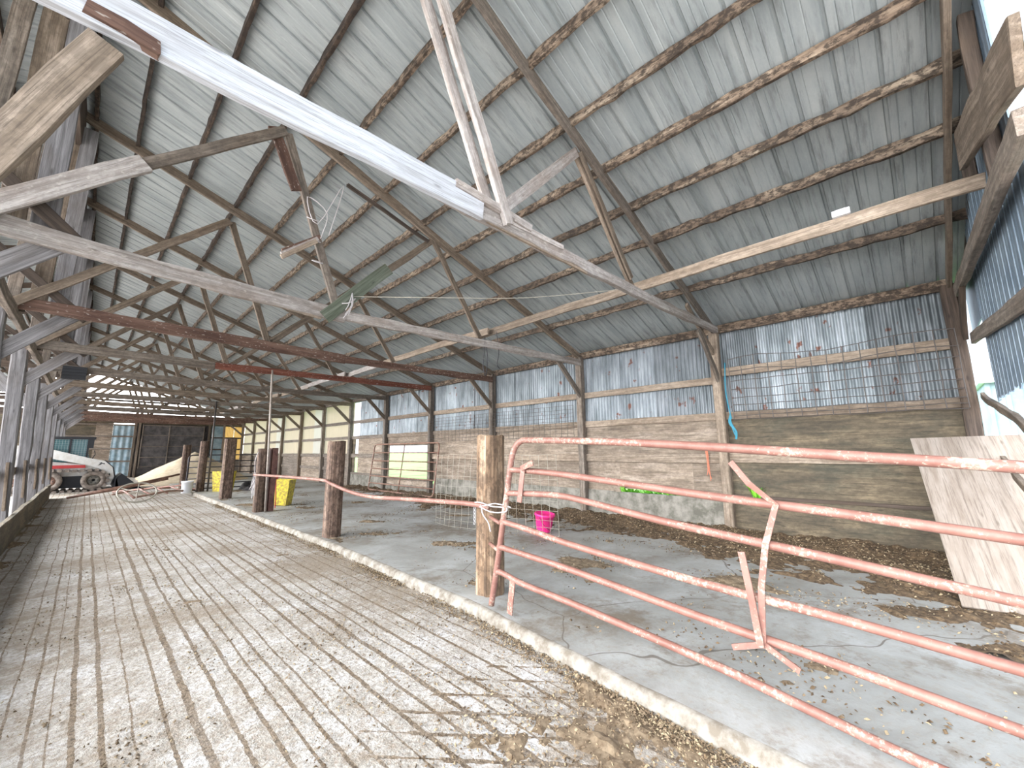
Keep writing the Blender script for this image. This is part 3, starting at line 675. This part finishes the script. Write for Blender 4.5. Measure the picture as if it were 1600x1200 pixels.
# ---- welded wire panels
def wire_panel(name, P0, P1, z0, z1, nv, zs, r, mat, label, jit=.006, cat='wire panel', bend=None, zt=None):
    t = empty(name, (P0[0], P0[1], z0), label, cat)
    P0 = Vector((*P0, 0)); P1 = Vector((*P1, 0)); nrm = (P1-P0).cross(Vector((0, 0, 1))).normalized()
    def pt(u, z): 
        p = P0+(P1-P0)*u; p.z = z; b = bend(u, (z-z0)/(z1-z0)) if bend else 0
        q = p+nrm*b
        if zt: q.z += zt(u, (z-z0)/(z1-z0))
        return q
    mb = MB()
    for k in range(nv):
        u = k/(nv-1); mb.tube([pt(u+rnd(-1, 1)*jit/4, z0+(z1-z0)*j/6)+nrm*rnd(-jit, jit) for j in range(7)], r, 5)
    a = mesh_at(mb, 'upright_wires', mat, P0, t)
    mb = MB()
    for z in zs: mb.tube([pt(j/12, z)+Vector((0, 0, rnd(-jit, jit))) for j in range(13)], r, 5)
    mesh_at(mb, 'cross_wires', mat, P0, t)
    return t
wire_panel('wire_panel', (7.60, -.52), (7.60, 2.16), 2.0, 3.02, 15, [2.0, 2.06, 2.13, 2.24, 2.36, 2.5, 2.65, 2.80, 3.02], .0065, WIRE, 'dark wire panel hung on the nearest bay of corrugated wall', .010, bend=lambda u, v: .05*math.sin(u*5)*v, zt=lambda u, v: (.04*math.sin(u*9) if v > .7 else 0))
wire_panel('wire_panel', (7.63, 5.5), (7.63, 11.2), 1.80, 2.52, 34, [1.80+.09*k for k in range(9)], .0045, WIRE, 'grey wire panel hung across three wall bays behind the split post', .006)
wire_panel('wire_panel', (4.95, 6.95), (5.52, 4.35), .10, 1.42, 18, [.12, .22, .35, .5, .66, .84, 1.02, 1.22, 1.42], .003, WIREL, 'pale wire panel standing loose in the pen behind the split post', .012, bend=lambda u, v: .10*math.sin(u*3)+.12*(1-v)*math.sin(u*6))
# ---- gate leaning at the window hole
def tube_gate(name, label, O, U, Lg, H, n, mat, lean=0, r=.02, uprights=(), round_=True):
    O = Vector(O); U = Vector(U).normalized(); S = U.cross(Vector((0, 0, 1)))
    t = empty(name, O, label, 'gate')
    P = lambda u, v: O+U*u+Vector((0, 0, 1))*v+S*lean*v
    c = .12
    mb = MB(); mb.tube([P(*q) for q in ((c, 0), (.03, .03), (0, c), (0, H-c), (.03, H-.03), (c, H), (Lg-c, H), (Lg-.03, H-.03), (Lg, H-c), (Lg, c), (Lg-.03, .03), (Lg-c, 0))], r, 8, closed=True)
    mesh_at(mb, 'gate_frame', mat, O, t, True)
    for k in range(1, n): 
        mb = MB(); z = H*k/n*(.85+.15*k/n); mb.tube([P(0, z), P(Lg, z)], r*.9, 8); mesh_at(mb, 'rail', mat, O, t, True)
    for u in uprights:
        mb = MB(); mb.tube([P(u, 0), P(u, H)], r*.8, 8); mesh_at(mb, 'upright', mat, O, t, True)
    return t
tube_gate('tube_gate', 'rusty tube gate leaning on the wall across the green window hole', (7.36, 10.5, .14), (0, 1, 0), 4.1, 1.62, 6, PIPE2, .12, .024, (2.0,))
tube_gate('tube_gate', 'black tube gate standing across the pen near the far wall', (2.75, 20.0, .12), (1, .02, 0), 3.1, 1.28, 6, BLACKP, 0, .022, (2.3,))
tube_gate('tube_gate', 'red tube gate outside beyond the left posts', (-7.0, 29, .2), (1, .0, 0), 3.6, 1.4, 6, REDP, 0, .03)
# ---- hanging ropes and twine on the wall
mb = MB()
mb.tube(smooth_pts([(7.64, 2.24, 3.0), (7.62, 2.26, 2.5), (7.62, 2.22, 2.1), (7.62, 2.20, 2.02)]), .010, 6)
for k in range(5): mb.tube(smooth_pts([(7.62, 2.22, 2.1), (7.60, 2.22+rnd(-.04, .03), 1.95), (7.60, 2.18+rnd(-.05, .03), 1.80), (7.60, 2.16+rnd(-.03, .03), 1.68+rnd(-.04, .05))]), .009, 6)
tag(mesh_at(mb, 'blue_rope', BLUER, (7.62, 2.22, 2.1), None, True), 'frayed blue rope hanging down the wall post beside the dark wire panel', 'rope')
mb = MB()
for k in range(4): mb.tube(smooth_pts([(7.74, 2.72, 1.62), (7.73, 2.70+rnd(-.02, .02), 1.45), (7.73, 2.68+rnd(-.05, .05), 1.2), (7.73, 2.66+rnd(-.08, .06), 1.0+rnd(-.06, .1))]), .006, 5)
tag(mesh_at(mb, 'orange_twine', TWINE, (7.73, 2.7, 1.6), None, True), 'strands of orange twine hanging on the plywood beside the blue-roped post', 'twine')
mb = MB(); mb.tube(smooth_pts([(2.28, 5.22, 3.57), (3.0, 4.3, 3.50), (3.8, 3.4, 3.47), (4.65, 2.33, 3.54)]), .0045, 5)
tag(mesh_at(mb, 'slack_wire', WIREL, (3.3, 3.9, 3.5), None, True), 'thin slack wire strung from the green board to the nearest truss', 'wire')
mb = MB()
mb.tube(smooth_pts([(4.72, 5.27, 3.5), (4.70, 5.27, 3.2), (4.68, 5.27, 2.95), (4.74, 5.27, 2.8), (4.78, 5.27, 3.1), (4.74, 5.27, 3.4)]), .008, 6)
mb.tube(smooth_pts([(5.0, 5.27, 3.66), (5.06, 5.27, 3.3), (5.02, 5.27, 3.05), (5.08, 5.27, 2.98)]), .007, 6)
tag(mesh_at(mb, 'hanging_cable', BLACKP, (4.8, 5.27, 3.5), None, True), 'loops of black cable hanging from the second truss near the wall', 'cable')
t = empty('hanging_sticks', (1.55, 5.15, 3.85), 'bundle of short sticks tied with twine to the second truss strut', 'sticks')
for k in range(3): timber('stick', (1.36+k*.01, 5.16+.03*k, 3.80+.05*k), (1.74+k*.03, 5.16+.03*k, 4.15+.05*k), .03, .055, [W_GIRT, W_PALE, W_BARK][k], t, .003)
mb = MB(); mb.tube(smooth_pts([(1.80, 5.2, 4.22), (1.86, 5.2, 4.6), (1.62, 5.25, 4.75), (1.75, 5.2, 4.4), (2.05, 5.2, 5.1), (1.9, 5.2, 4.3)]), .006, 5)
for k in range(3): mb.tube([Vector((1.72+.1*k*.5, 5.3, 4.5-.28*k))+Vector((.07*math.cos(a), .05*math.sin(a), .03*math.sin(a))) for a in [2*math.pi*q/8 for q in range(8)]], .006, 5, closed=True)
mesh_at(mb, 'twine', WROPE, (1.8, 5.2, 4.4), t, True)
mb = MB()
for k in range(4): mb.tube(smooth_pts([(2.25, 5.18, 3.60), (2.22+rnd(-.05, .05), 5.16, 3.42), (2.18+rnd(-.06, .05), 5.16, 3.28+rnd(-.06, .06))]), .006, 5)
mb.tube([Vector((2.22, 5.25, 3.52))+Vector((.10*math.cos(a), .08*math.sin(a), .09*math.sin(a+.8))) for a in [2*math.pi*q/10 for q in range(10)]], .008, 5, closed=True)
tag(mesh_at(mb, 'baling_twine', WROPE, (2.2, 5.27, 3.5), None, True), 'white twine knotted round the mossy green board', 'twine')
mb = MB(); mb.box((-.62, 14.0, 3.22), (-.22, 14.12, 3.52)); 
for k in range(4): mb.box((-.62, 13.985, 3.25+.07*k), (-.22, 14.0, 3.29+.07*k))
tag(mesh_at(mb, 'metal_box', DARKM, (-.4, 14.05, 3.2)), 'dark slatted box fixed high by the left posts', 'box')

# ---- loose things
def bucket(name, loc, r0_, r1_, h, mat, label, cat, tilt=0):
    mb = MB(); mb.lathe([(0, 0), (r0_, 0), (r0_+.003, .01), (r1_, h*.86), (r1_+.012, h*.87), (r1_+.014, h), (r1_-.004, h), (r0_-.006, .015), (0, .015)], n=28)
    o = mb.build(name, mat, None, True, Matrix.Translation(loc) @ Matrix.Rotation(tilt, 4, 'X'))
    return tag(o, label, cat)
b_ = bucket('bucket', (5.66, 4.78, .13), .12, .165, .30, PINK, 'bright pink plastic bucket on the pen floor by the wire panel', 'bucket', .12)
mb = MB(); mb.tube([(.172*math.cos(a), -.172*math.sin(a)-.01, .27-.22*math.sin(a)) for a in [math.pi*k/10 for k in range(11)]], .004, 6); h_ = mb.build('bail_handle', WIRE, b_, True, wm(b_))
b_ = bucket('bucket', (2.62, 18.75, .08), .15, .17, .42, WHITEP, 'white plastic bucket standing by a brown post at the curb end', 'bucket')
def tub(loc, rz, label, w1=.30, h=.72, tilt=0):
    mb = MB(); a, b, c, d_ = .26, .16, w1, .19
    mb.add([(-a, -b, 0), (a, -b, 0), (a, b, 0), (-a, b, 0), (-c, -d_, h), (c, -d_, h), (c, d_, h), (-c, d_, h), (-c+.03, -d_+.03, h), (c-.03, -d_+.03, h), (c-.03, d_-.03, h), (-c+.03, d_-.03, h), (-a+.03, -b+.03, .03), (a-.03, -b+.03, .03), (a-.03, b-.03, .03), (-a+.03, b-.03, .03)],
           [(0, 3, 2, 1), (0, 1, 5, 4), (1, 2, 6, 5), (2, 3, 7, 6), (3, 0, 4, 7), (4, 5, 9, 8), (5, 6, 10, 9), (6, 7, 11, 10), (7, 4, 8, 11), (8, 9, 13, 12), (9, 10, 14, 13), (10, 11, 15, 14), (11, 8, 12, 15), (12, 13, 14, 15)])
    return tag(mb.build('feed_tub', YEL, None, False, Matrix.Translation(loc) @ Matrix.Rotation(rz, 4, 'Z') @ Matrix.Rotation(tilt, 4, 'Y')), label, 'feed tub')
tub((3.72, 12.35, .12), -.75, 'bright yellow stained tub beside the twine-hung post', .29, .66, .06)
tub((3.62, 18.35, .10), -.75, 'mustard yellow tub behind the wide leaning post', .32, .72)
mb = MB(); mb.tube(smooth_pts([(3.38, 11.6, .95), (3.40, 11.62, .7), (3.42, 11.6, .3), (3.45, 11.7, .12)]), .012, 6); mb.lathe([(0, .82), (.04, .83), (.055, .88), (.04, .93), (0, .94)], (3.39, 11.6, 0), 12)
tag(mesh_at(mb, 'red_valve', REDP, (3.4, 11.6, .12), None, True), 'small red float and hose beside the yellow stained tub', 'hose')
# plywood sheet leaning in the near corner
A = Vector((7.25, .05, 1.62)); B = Vector((5.55, -.12, .12)); ud = (A-B).normalized(); sd = Vector((.05, -1, 0)); sd = (sd-ud*sd.dot(ud)).normalized(); nn = ud.cross(sd)
mb = MB(); Ls = (A-B).length; mb.box((0, 0, -.008), (Ls, 1.22, .008))
Mx = Matrix((ud, sd, nn)).transposed().to_4x4(); Mx.translation = B
tag(mb.build('plywood_sheet', W_PLYL, None, False, Mx), 'pale loose plywood sheet leaning in the near right corner', 'plywood')
# collapsed feeder frame and poles on the far floor
t = empty('feeder_frame', (1.7, 18.6, .03), 'collapsed pinkish pipe frame lying on the alley before the loader', 'feeder frame')
A = [(1.15, 17.6), (2.95, 19.0)]; Bq = [(.75, 19.6), (2.4, 20.9)]
for a, b in (A, Bq):
    mb = MB(); mb.tube([(*a, .12), ((a[0]+b[0])/2, (a[1]+b[1])/2, .22), (*b, .15)], .03, 8); mesh_at(mb, 'side_rail', PIPE2, (*a, .1), t, True)
for k in range(5):
    u = k/4; a = Vector((*A[0], .15)).lerp(Vector((*A[1], .15)), u); b = Vector((*Bq[0], .2)).lerp(Vector((*Bq[1], .2)), u)
    mb = MB(); mb.tube([a, (a+b)/2+Vector((0, 0, .12)), b], .026, 8); mesh_at(mb, 'rung', PIPE, a, t, True)
mb = MB(); C_ = Vector((1.22, 17.4, .30)); mb.tube([C_+Vector((.46*math.cos(q), .25*math.sin(q), .27*math.sin(q))) for q in [2*math.pi*k/28 for k in range(28)]], .022, 8, closed=True)
for q in (.4, 1.5, 2.6): mb.tube([C_+Vector((.46*math.cos(q), .25*math.sin(q), .27*math.sin(q))), C_-Vector((.46*math.cos(q), .25*math.sin(q), .27*math.sin(q)))], .012, 6)
tag(mesh_at(mb, 'wheel_hoop', WIREL, (1.22, 17.4, .03), None, True), 'pale spoked hoop lying against the collapsed pipe frame', 'hoop')
for k, (a, b, lb) in enumerate([((-.1, 20.6, .08), (2.75, 21.8, .62), 'long rusty pole propped over the frame, upper one of the pair'), ((-.3, 19.9, .07), (2.3, 20.9, .50), 'long rusty pole propped over the frame, lower one of the pair')]):
    mb = MB(); mb.tube([a, ((a[0]+b[0])/2, (a[1]+b[1])/2, (a[2]+b[2])/2-.03), b], .04, 8); tag(mesh_at(mb, 'rusty_pole', PIPE2, a, None, True), lb, 'pole')
# tan grain pile, dirt ramp, dark sheeting
def heap(name, cx, cy, rx, ry, h, mat, label, cat, rough=.06, n=40, kind='stuff', z0=0):
    mb = MB(); vs = []
    for j in range(n+1):
        for i in range(n+1):
            u, v = i/n*2-1, j/n*2-1; d_ = math.sqrt(u*u+v*v)
            z = h*max(0, 1-d_)**.9*(1) - .04*(d_ > .98) + rough*noise.noise(Vector((u*5+cx, v*5, 1)))*max(0, 1-d_)**.3
            vs.append((cx+u*rx, cy+v*ry, z0+z-.01))
    mb.add(vs, [(j*(n+1)+i, j*(n+1)+i+1, (j+1)*(n+1)+i+1, (j+1)*(n+1)+i) for j in range(n) for i in range(n)])
    return tag(mesh_at(mb, name, mat, (cx, cy, z0), None, True), label, cat, kind=kind)
heap('grain_pile', 4.0, 27.5, 2.6, 3.4, 1.55, GRAIN, 'broad tan grain pile before the dark door of the far wall', 'grain pile', .10)
heap('dirt_pile', .9, 27.2, 1.6, 2.0, .55, YARD, 'low grey dirt heap beyond the loader bucket', 'dirt', .08)
heap('black_sheeting', 4.95, 18.4, .85, .9, .42, TARP, 'crumpled black sheeting heaped on the pen floor by the black gate', 'sheeting', .5, 26, None, .08)

# ---- litter: banks of manure and loose chips
def patchfield(name, x0, x1, y0, y1, st, hf, mat, label, cat, zb):
    nx = int((x1-x0)/st); ny = int((y1-y0)/st); idx = {}; mb = MB(); H = {}
    for j in range(ny+1):
        for i in range(nx+1): H[i, j] = hf(x0+i*st, y0+j*st)
    def vid(i, j):
        if (i, j) not in idx:
            idx[i, j] = len(mb.v); mb.v.append((x0+i*st+rnd(-.2, .2)*st, y0+j*st+rnd(-.2, .2)*st, zb+max(H[i, j], -.012)))
        return idx[i, j]
    for j in range(ny):
        for i in range(nx):
            if max(H[i, j], H[i+1, j], H[i, j+1], H[i+1, j+1]) > 0:
                mb.f.append((vid(i, j), vid(i+1, j), vid(i+1, j+1), vid(i, j+1))); mb.m.append(0)
    return tag(mesh_at(mb, name, mat, (x0, y0, zb), None, False), label, cat, kind='stuff')
nz = lambda x, y, s, q=0: noise.noise(Vector((x*s, y*s, q)))
def fr(x, y, s, q=0): return nz(x, y, s, q)+.5*nz(x, y, s*2.1, q+3)+.25*nz(x, y, s*4.3, q+7)
def bank(x, y):
    d_ = (7.75-x)
    wdt = 1.15+.5*nz(0, y, .6) if y > 0 else 1.6
    if y < 3: wdt += (3-y)*.38
    b = (1-d_/wdt)*.10+.06*fr(x, y, 2.2)+.03*nz(x, y, 11)
    if y > 12: b -= .04
    return b
patchfield('manure_bank', 4.4, 7.78, -1.1, 17, .045, bank, MAN, 'dark dried manure banked along the foot of the right wall', 'manure', .10)
def spots(x, y):
    e = -.045+.075*fr(x, y, 1.1, 9)+.016*nz(x, y, 12, 2)
    e += .03*math.exp(-((x-4.1)**2+(y-2.6)**2)/.25) + .03*math.exp(-((x-4.4)**2+(y-3.5)**2)/.12)
    return e
patchfield('manure_patches', 2.9, 6.6, .2, 19, .04, spots, MANL, 'flat brown litter patches scattered over the pen concrete', 'litter', .105)
def alleyl(x, y):
    e = -.045+.05*fr(x, y, 1.6, 4)+.02*nz(x, y, 14, 5)
    near = math.exp(-((x-2.0)**2/.35+(y-1.4)**2/1.2))
    cb = math.exp(-((curbx(y)-.09-x)/.10)**2)*(.5+.5*nz(0, y, 1.1))
    lf = math.exp(-((x+.8)/.22)**2)
    return e+.036*near+.040*cb+.055*lf
patchfield('alley_litter', -.95, 2.78, .3, 18, .035, alleyl, MANL, 'brown manure and straw litter lying on the grooved alley floor', 'litter', 0)
def chips(name, num, gen, mats, label, cat, s0=.008, s1=.03):
    mb = MB()
    for _ in range(num):
        p = gen()
        if p is None: continue
        x, y, z = p; s = rnd(s0, s1); a = rnd(0, 6.28); tl = rnd(-.6, .6)
        dx, dy = math.cos(a)*s, math.sin(a)*s; ww = s*rnd(.2, .8); px_, py_ = -math.sin(a)*ww, math.cos(a)*ww
        h = abs(tl)*s+.002
        n = len(mb.v)
        mb.v += [(x-dx, y-dy, z), (x+px_, y+py_, z+h), (x+dx, y+dy, z+h*1.3), (x-px_, y-py_, z+.001), (x, y, z+h+s*.5)]
        mi = random.choice(range(len(mats))); mb.f += [(n, n+3, n+4), (n+3, n+2, n+4), (n+2, n+1, n+4), (n+1, n, n+4)]; mb.m += [mi]*4
    return tag(mb.build(name, mats), label, cat, kind='stuff')
def g_alley():
    y = rnd(.4, 1)**1*0+random.random()**1.8*16+.4; x = rnd(-.9, curbx(y))
    q = fr(x, y, 1.6, 4)+1.1*math.exp(-((x-2.0)**2/.5+(y-1.4)**2/1.5))
    return (x, y, .004) if q > rnd(-.1, .8) else None
chips('alley_chips', 42000, g_alley, [MAN, MANL, MANL, STRAW], 'loose crumbs of straw and manure strewn over the alley', 'litter', .004, .013)
def g_curb():
    y = random.random()**1.6*15+.3; x = curbx(y)-abs(random.gauss(0, .08))-.01
    return (x, y, .004+rnd(0, .02)) if nz(0, y, 1.1) > rnd(-.6, .5) else None
chips('curb_chips', 16000, g_curb, [MANL, STRAW, MANL, MAN], 'straw and crumbs gathered along the foot of the curb', 'litter', .004, .014)
def g_pen():
    y = random.random()**1.5*16-.8; x = rnd(2.9, 7.7); bb = bank(x, y)
    return (x, y, .105+max(0, bb)) if max(bb*14, fr(x, y, 1.1, 9)) > rnd(0, .9) else None
chips('pen_chips', 40000, g_pen, [MAN, MAN, MANL, STRAW], 'loose straw and manure crumbs over the pen floor', 'litter', .005, .018)

# ---- weeds
def weeds(name, num, gen, label, h0, h1):
    mb = MB()
    for _ in range(num):
        x, y, z = gen(); h = rnd(h0, h1); a = rnd(0, 6.28); w_ = h*.10; l = Vector((math.cos(a), math.sin(a), 0)); s = Vector((-l.y, l.x, 0))*w_
        p = Vector((x, y, z)); m_ = p+l*h*.25+Vector((0, 0, h*.6)); e = p+l*h*.6+Vector((0, 0, h*rnd(.7, 1)))
        mb.add([p-s*.4, p+s*.4, m_+s, m_-s, e], [(0, 1, 2, 3), (3, 2, 4)])
    return mb, label
mb, lb = weeds('', 260, lambda: (rnd(7.92, 8.3), rnd(3.0, 4.6), .45), '', .2, .34); tag(mb.build('wall_weeds', LEAF), 'bright green weeds showing through the slot low in the wall', 'weeds', kind='stuff')
mb, lb = weeds('', 26, lambda: (7.77+rnd(-.02, .02), 1.98+rnd(-.05, .05), .70), '', .12, .28); tag(mb.build('leafy_weed', LEAF), 'small leafy green weed growing in beside the rope-hung wall post', 'weed')
mb, lb = weeds('', 9, lambda: (7.77+rnd(-.02, .02), 4.42+rnd(-.05, .05), .66), '', .08, .17); tag(mb.build('leafy_weed', LEAF), 'tiny green weed at the far end of the slot in the wall', 'weed')

# ---- the compact track loader
K = empty('skid_steer_loader', (-.6, 24.5, 0), 'white compact loader with muddy tracks and a red stripe, by the left posts', 'loader')
yF, yB = 23.7, 25.4
def kprism(nm, pts, a, b, m): 
    mb = MB(); mb.prism(pts, 1, a, b); return mesh_at(mb, nm, m, (pts[0][0], a, pts[0][1]), K)
kprism('body', [(-2.5, .45), (-2.55, 1.25), (-2.2, 1.45), (-1.1, 1.2), (.35, 1.0), (.62, .75), (.6, .42), (-2.3, .38)], yF+.35, yB-.35, PAINTW)
kprism('engine_hood', [(-2.6, 1.0), (-2.62, 1.62), (-2.1, 1.78), (-1.1, 1.72), (-1.0, 1.1)], yF+.38, yB-.38, PAINTW)
c_ = kprism('cab', [(-1.05, 1.15), (-1.08, 2.08), (.10, 2.12), (.16, 2.06), (-.02, 1.75), (.10, 1.15)], yF+.40, yB-.40, GLASS)
mb = MB()
for x in (-1.06, -.5, .0): mb.box((x-.03, yF+.37, 1.15), (x+.03, yF+.41, 2.08))
mb.box((-1.12, yF+.34, 2.05), (.2, yB-.34, 2.15)); mb.box((.0, yF+.36, 1.7), (.16, yF+.42, 2.1))
mesh_at(mb, 'cab_frame', DARKM, (-.5, yF+.4, 2.05), c_)
mb = MB()
for k in range(14): mb.box((-1.05+k*.08, yF+.385, 1.2), (-1.042+k*.08, yF+.395, 2.05))
for k in range(11): mb.box((-1.05, yF+.383, 1.22+k*.08), (.05, yF+.393, 1.228+k*.08))
mesh_at(mb, 'side_screen', plain('screen_mesh', (.35, .45, .45), .5), (-.5, yF+.39, 1.2), c_)
for (ya_, yb_) in ((yF+.10, yF+.30), (yB-.30, yB-.10)):
    o = kprism('lift_arm', [(-2.45, 1.45), (-2.4, 1.8), (-2.0, 1.82), (-1.0, 1.66), (.15, 1.28), (.55, 1.18), (.80, .92), (.88, .55), (.80, .22), (.62, .20), (.66, .55), (.45, .86), (.10, 1.02), (-.95, 1.30), (-1.3, 1.12), (-1.6, 1.35)], ya_, yb_, PAINTW)
    kprism('arm_edge', [(.58, 1.20), (.84, .92), (.93, .55), (.84, .20), (.80, .22), (.88, .55), (.80, .92), (.55, 1.17)], ya_+.02, yb_-.02, DARKM)
mb = MB(); mb.box((-1.0, yF+.085, .90), (.02, yF+.11, 1.02)); mb.prism([(-1.0, .90), (-.9, 1.02), (-1.25, .93)], 1, yF+.085, yF+.11); 
mb = MB(); mb.prism([(-1.15, .90), (-.95, 1.03), (.0, 1.03), (.02, .92)], 1, yF+.30, yF+.36); mesh_at(mb, 'red_stripe', REDP, (-.5, yF+.3, .9), K)
mb = MB()   # small dark emblem on the arm
for P_ in ([(.38, 1.10), (.46, 1.13), (.50, 1.06)], [(.42, 1.08), (.36, 1.0), (.47, 1.05)], [(.46, 1.1), (.54, 1.04), (.56, 1.09)]): mb.prism(P_, 1, yF+.092, yF+.10)
mesh_at(mb, 'emblem', DARKM, (.45, yF+.09, 1.05), K)
mb = MB(); mb.prism([(.70, .62), (.73, .70), (.76, .62), (.73, .56)], 1, yF+.09, yF+.101); mesh_at(mb, 'pivot_hole', DARKM, (.7, yF+.09, .6), K)
kprism('chassis', [(-2.35, .14), (-2.35, .6), (.45, .6), (.45, .14)], yF+.33, yB-.33, DARKM)
for (ya_, yb_) in ((yF, yF+.32), (yB-.32, yB)):
    ym = (ya_+yb_)/2
    for xc in (.30, -.92, -1.9):
        w_ = empty('wheel', (xc, ym, .43), parent=K)
        def ring(nm, r0__, r1__, ta, tb, m):
            mb = MB(); n = 28; vs = []
            for (r, yy) in ((r0__, ta), (r1__, ta), (r1__, tb), (r0__, tb)): vs += [(xc+r*math.cos(2*math.pi*q/n), yy, .43+r*math.sin(2*math.pi*q/n)) for q in range(n)]
            mb.add(vs, [(a*n+q, a*n+(q+1) % n, ((a+1) % 4)*n+(q+1) % n, ((a+1) % 4)*n+q) for a in range(4) for q in range(n)]); mesh_at(mb, nm, m, (xc, ym, .43), w_, True)
        ring('tire', .20, .37, ya_+.02, yb_-.02, RUB); ring('rim', .05, .21, ya_+.08, yb_-.05, PIPE2 if xc < 0 else CONC)
        mb = MB()
        for q in range(6): a = q*math.pi/3; mb.box((xc+.12*math.cos(a)-.014, ya_+.055, .43+.12*math.sin(a)-.014), (xc+.12*math.cos(a)+.014, ya_+.085, .43+.12*math.sin(a)+.014))
        mesh_at(mb, 'lug_nuts', DARKM, (xc, ya_, .43), w_)
    mb = MB(); path = []; R_ = .41
    for q in range(9): a = -math.pi/2+math.pi*q/8; path.append((.30+R_*math.cos(a), .43+R_*math.sin(a)))
    for q in range(1, 14): path.append((.30-(2.2)*q/14, .84-.03*math.sin(math.pi*((q*2.2/14) % 1.1)/1.1)))
    for q in range(9): a = math.pi/2+math.pi*q/8; path.append((-1.9+R_*math.cos(a), .43+R_*math.sin(a)))
    for q in range(1, 14): path.append((-1.9+2.2*q/14, .02))
    # track pads
    cum = [0]
    for a, b in zip(path, path[1:]+path[:1]): cum.append(cum[-1]+math.dist(a, b))
    tot = cum[-1]; npad = 34
    for k in range(npad):
        s = tot*k/npad
        for j in range(len(path)):
            if cum[j+1] >= s: break
        a, b = path[j], path[(j+1) % len(path)]; u = (s-cum[j])/(cum[j+1]-cum[j]+1e-9); c = (a[0]+(b[0]-a[0])*u, a[1]+(b[1]-a[1])*u); an = math.atan2(b[1]-a[1], b[0]-a[0])
        R = Matrix.Rotation(-an, 3, 'Y')
        mb.box((c[0]-.06, ya_-.04, c[1]-.05), (c[0]+.06, yb_+.04, c[1]+.05), 0, R); mb.box((c[0]-.085, ya_+.1, c[1]-.012), (c[0]+.085, yb_-.1, c[1]+.012), 0, R)
    mesh_at(mb, 'track', RUB, (-.8, ym, 0), K)
mb = MB(); mb.prism([(.95, .04), (1.75, .03), (1.77, .06), (1.05, .12), (.98, .45), (1.15, .62), (1.1, .66), (.92, .48), (.88, .1)], 1, yF-.05, yB+.05)
for yy in (yF-.05, yB+.03): mb.prism([(.95, .05), (1.75, .05), (1.15, .62), (.95, .45)], 1, yy, yy+.02)
mesh_at(mb, 'bucket', DARKM, (1, yF, 0), K)
mb = MB(); mb.tube([(.12, yF+.42, 1.15), (.24, yF+.42, 1.45), (.2, yF+.42, 1.6)], .015, 8); mesh_at(mb, 'grab_handle', DARKM, (.12, yF+.42, 1.15), K)

# ---- outside
t = empty('storage_shed', (-12, 50, 0), 'pale blue metal shed seen outside between the left posts', 'shed')
mb = MB()
x = -26
while x < -3.2:
    mb.box((x, 50, 0), (x+.3, 60, 4.4)); mb.box((x+.3, 50.04, 0), (x+.36, 60, 4.4)); x += .36
mesh_at(mb, 'siding', SHEDM, (-14, 50, 0), t)
mb = MB(); mb.prism([(-26.5, 4.4), (-14.5, 7.5), (-2.6, 4.4), (-2.6, 4.2), (-26.5, 4.2)], 1, 49.8, 60.2); mesh_at(mb, 'roof', WHITEP, (-14, 50, 4.3), t)
mb = MB(); mb.box((-8.5, 49.9, 0), (-4.5, 49.98, 2.8)); mesh_at(mb, 'door_opening', DARKM, (-6.5, 50, 0), t)
t = empty('neighbouring_shed', (14, -4, 0), 'light blue ribbed shed seen outside under the ragged near gable siding', 'shed')
mb = MB(); y = -8.0
while y < -1.4: mb.box((14.0, y, -.1), (22, y+.2, 3.0)); mb.box((13.96, y+.2, -.1), (22, y+.27, 3.0)); y += .27
mesh_at(mb, 'siding', SHEDM, (14, -4, 0), t)
mb = MB(); mb.prism([(-8.2, 3.0), (-4.7, 4.0), (-1.15, 3.0), (-1.15, 2.94), (-8.2, 2.94)], 0, 13.8, 22.2); mesh_at(mb, 'roof', WHITEP, (14, -4, 3.0), t)
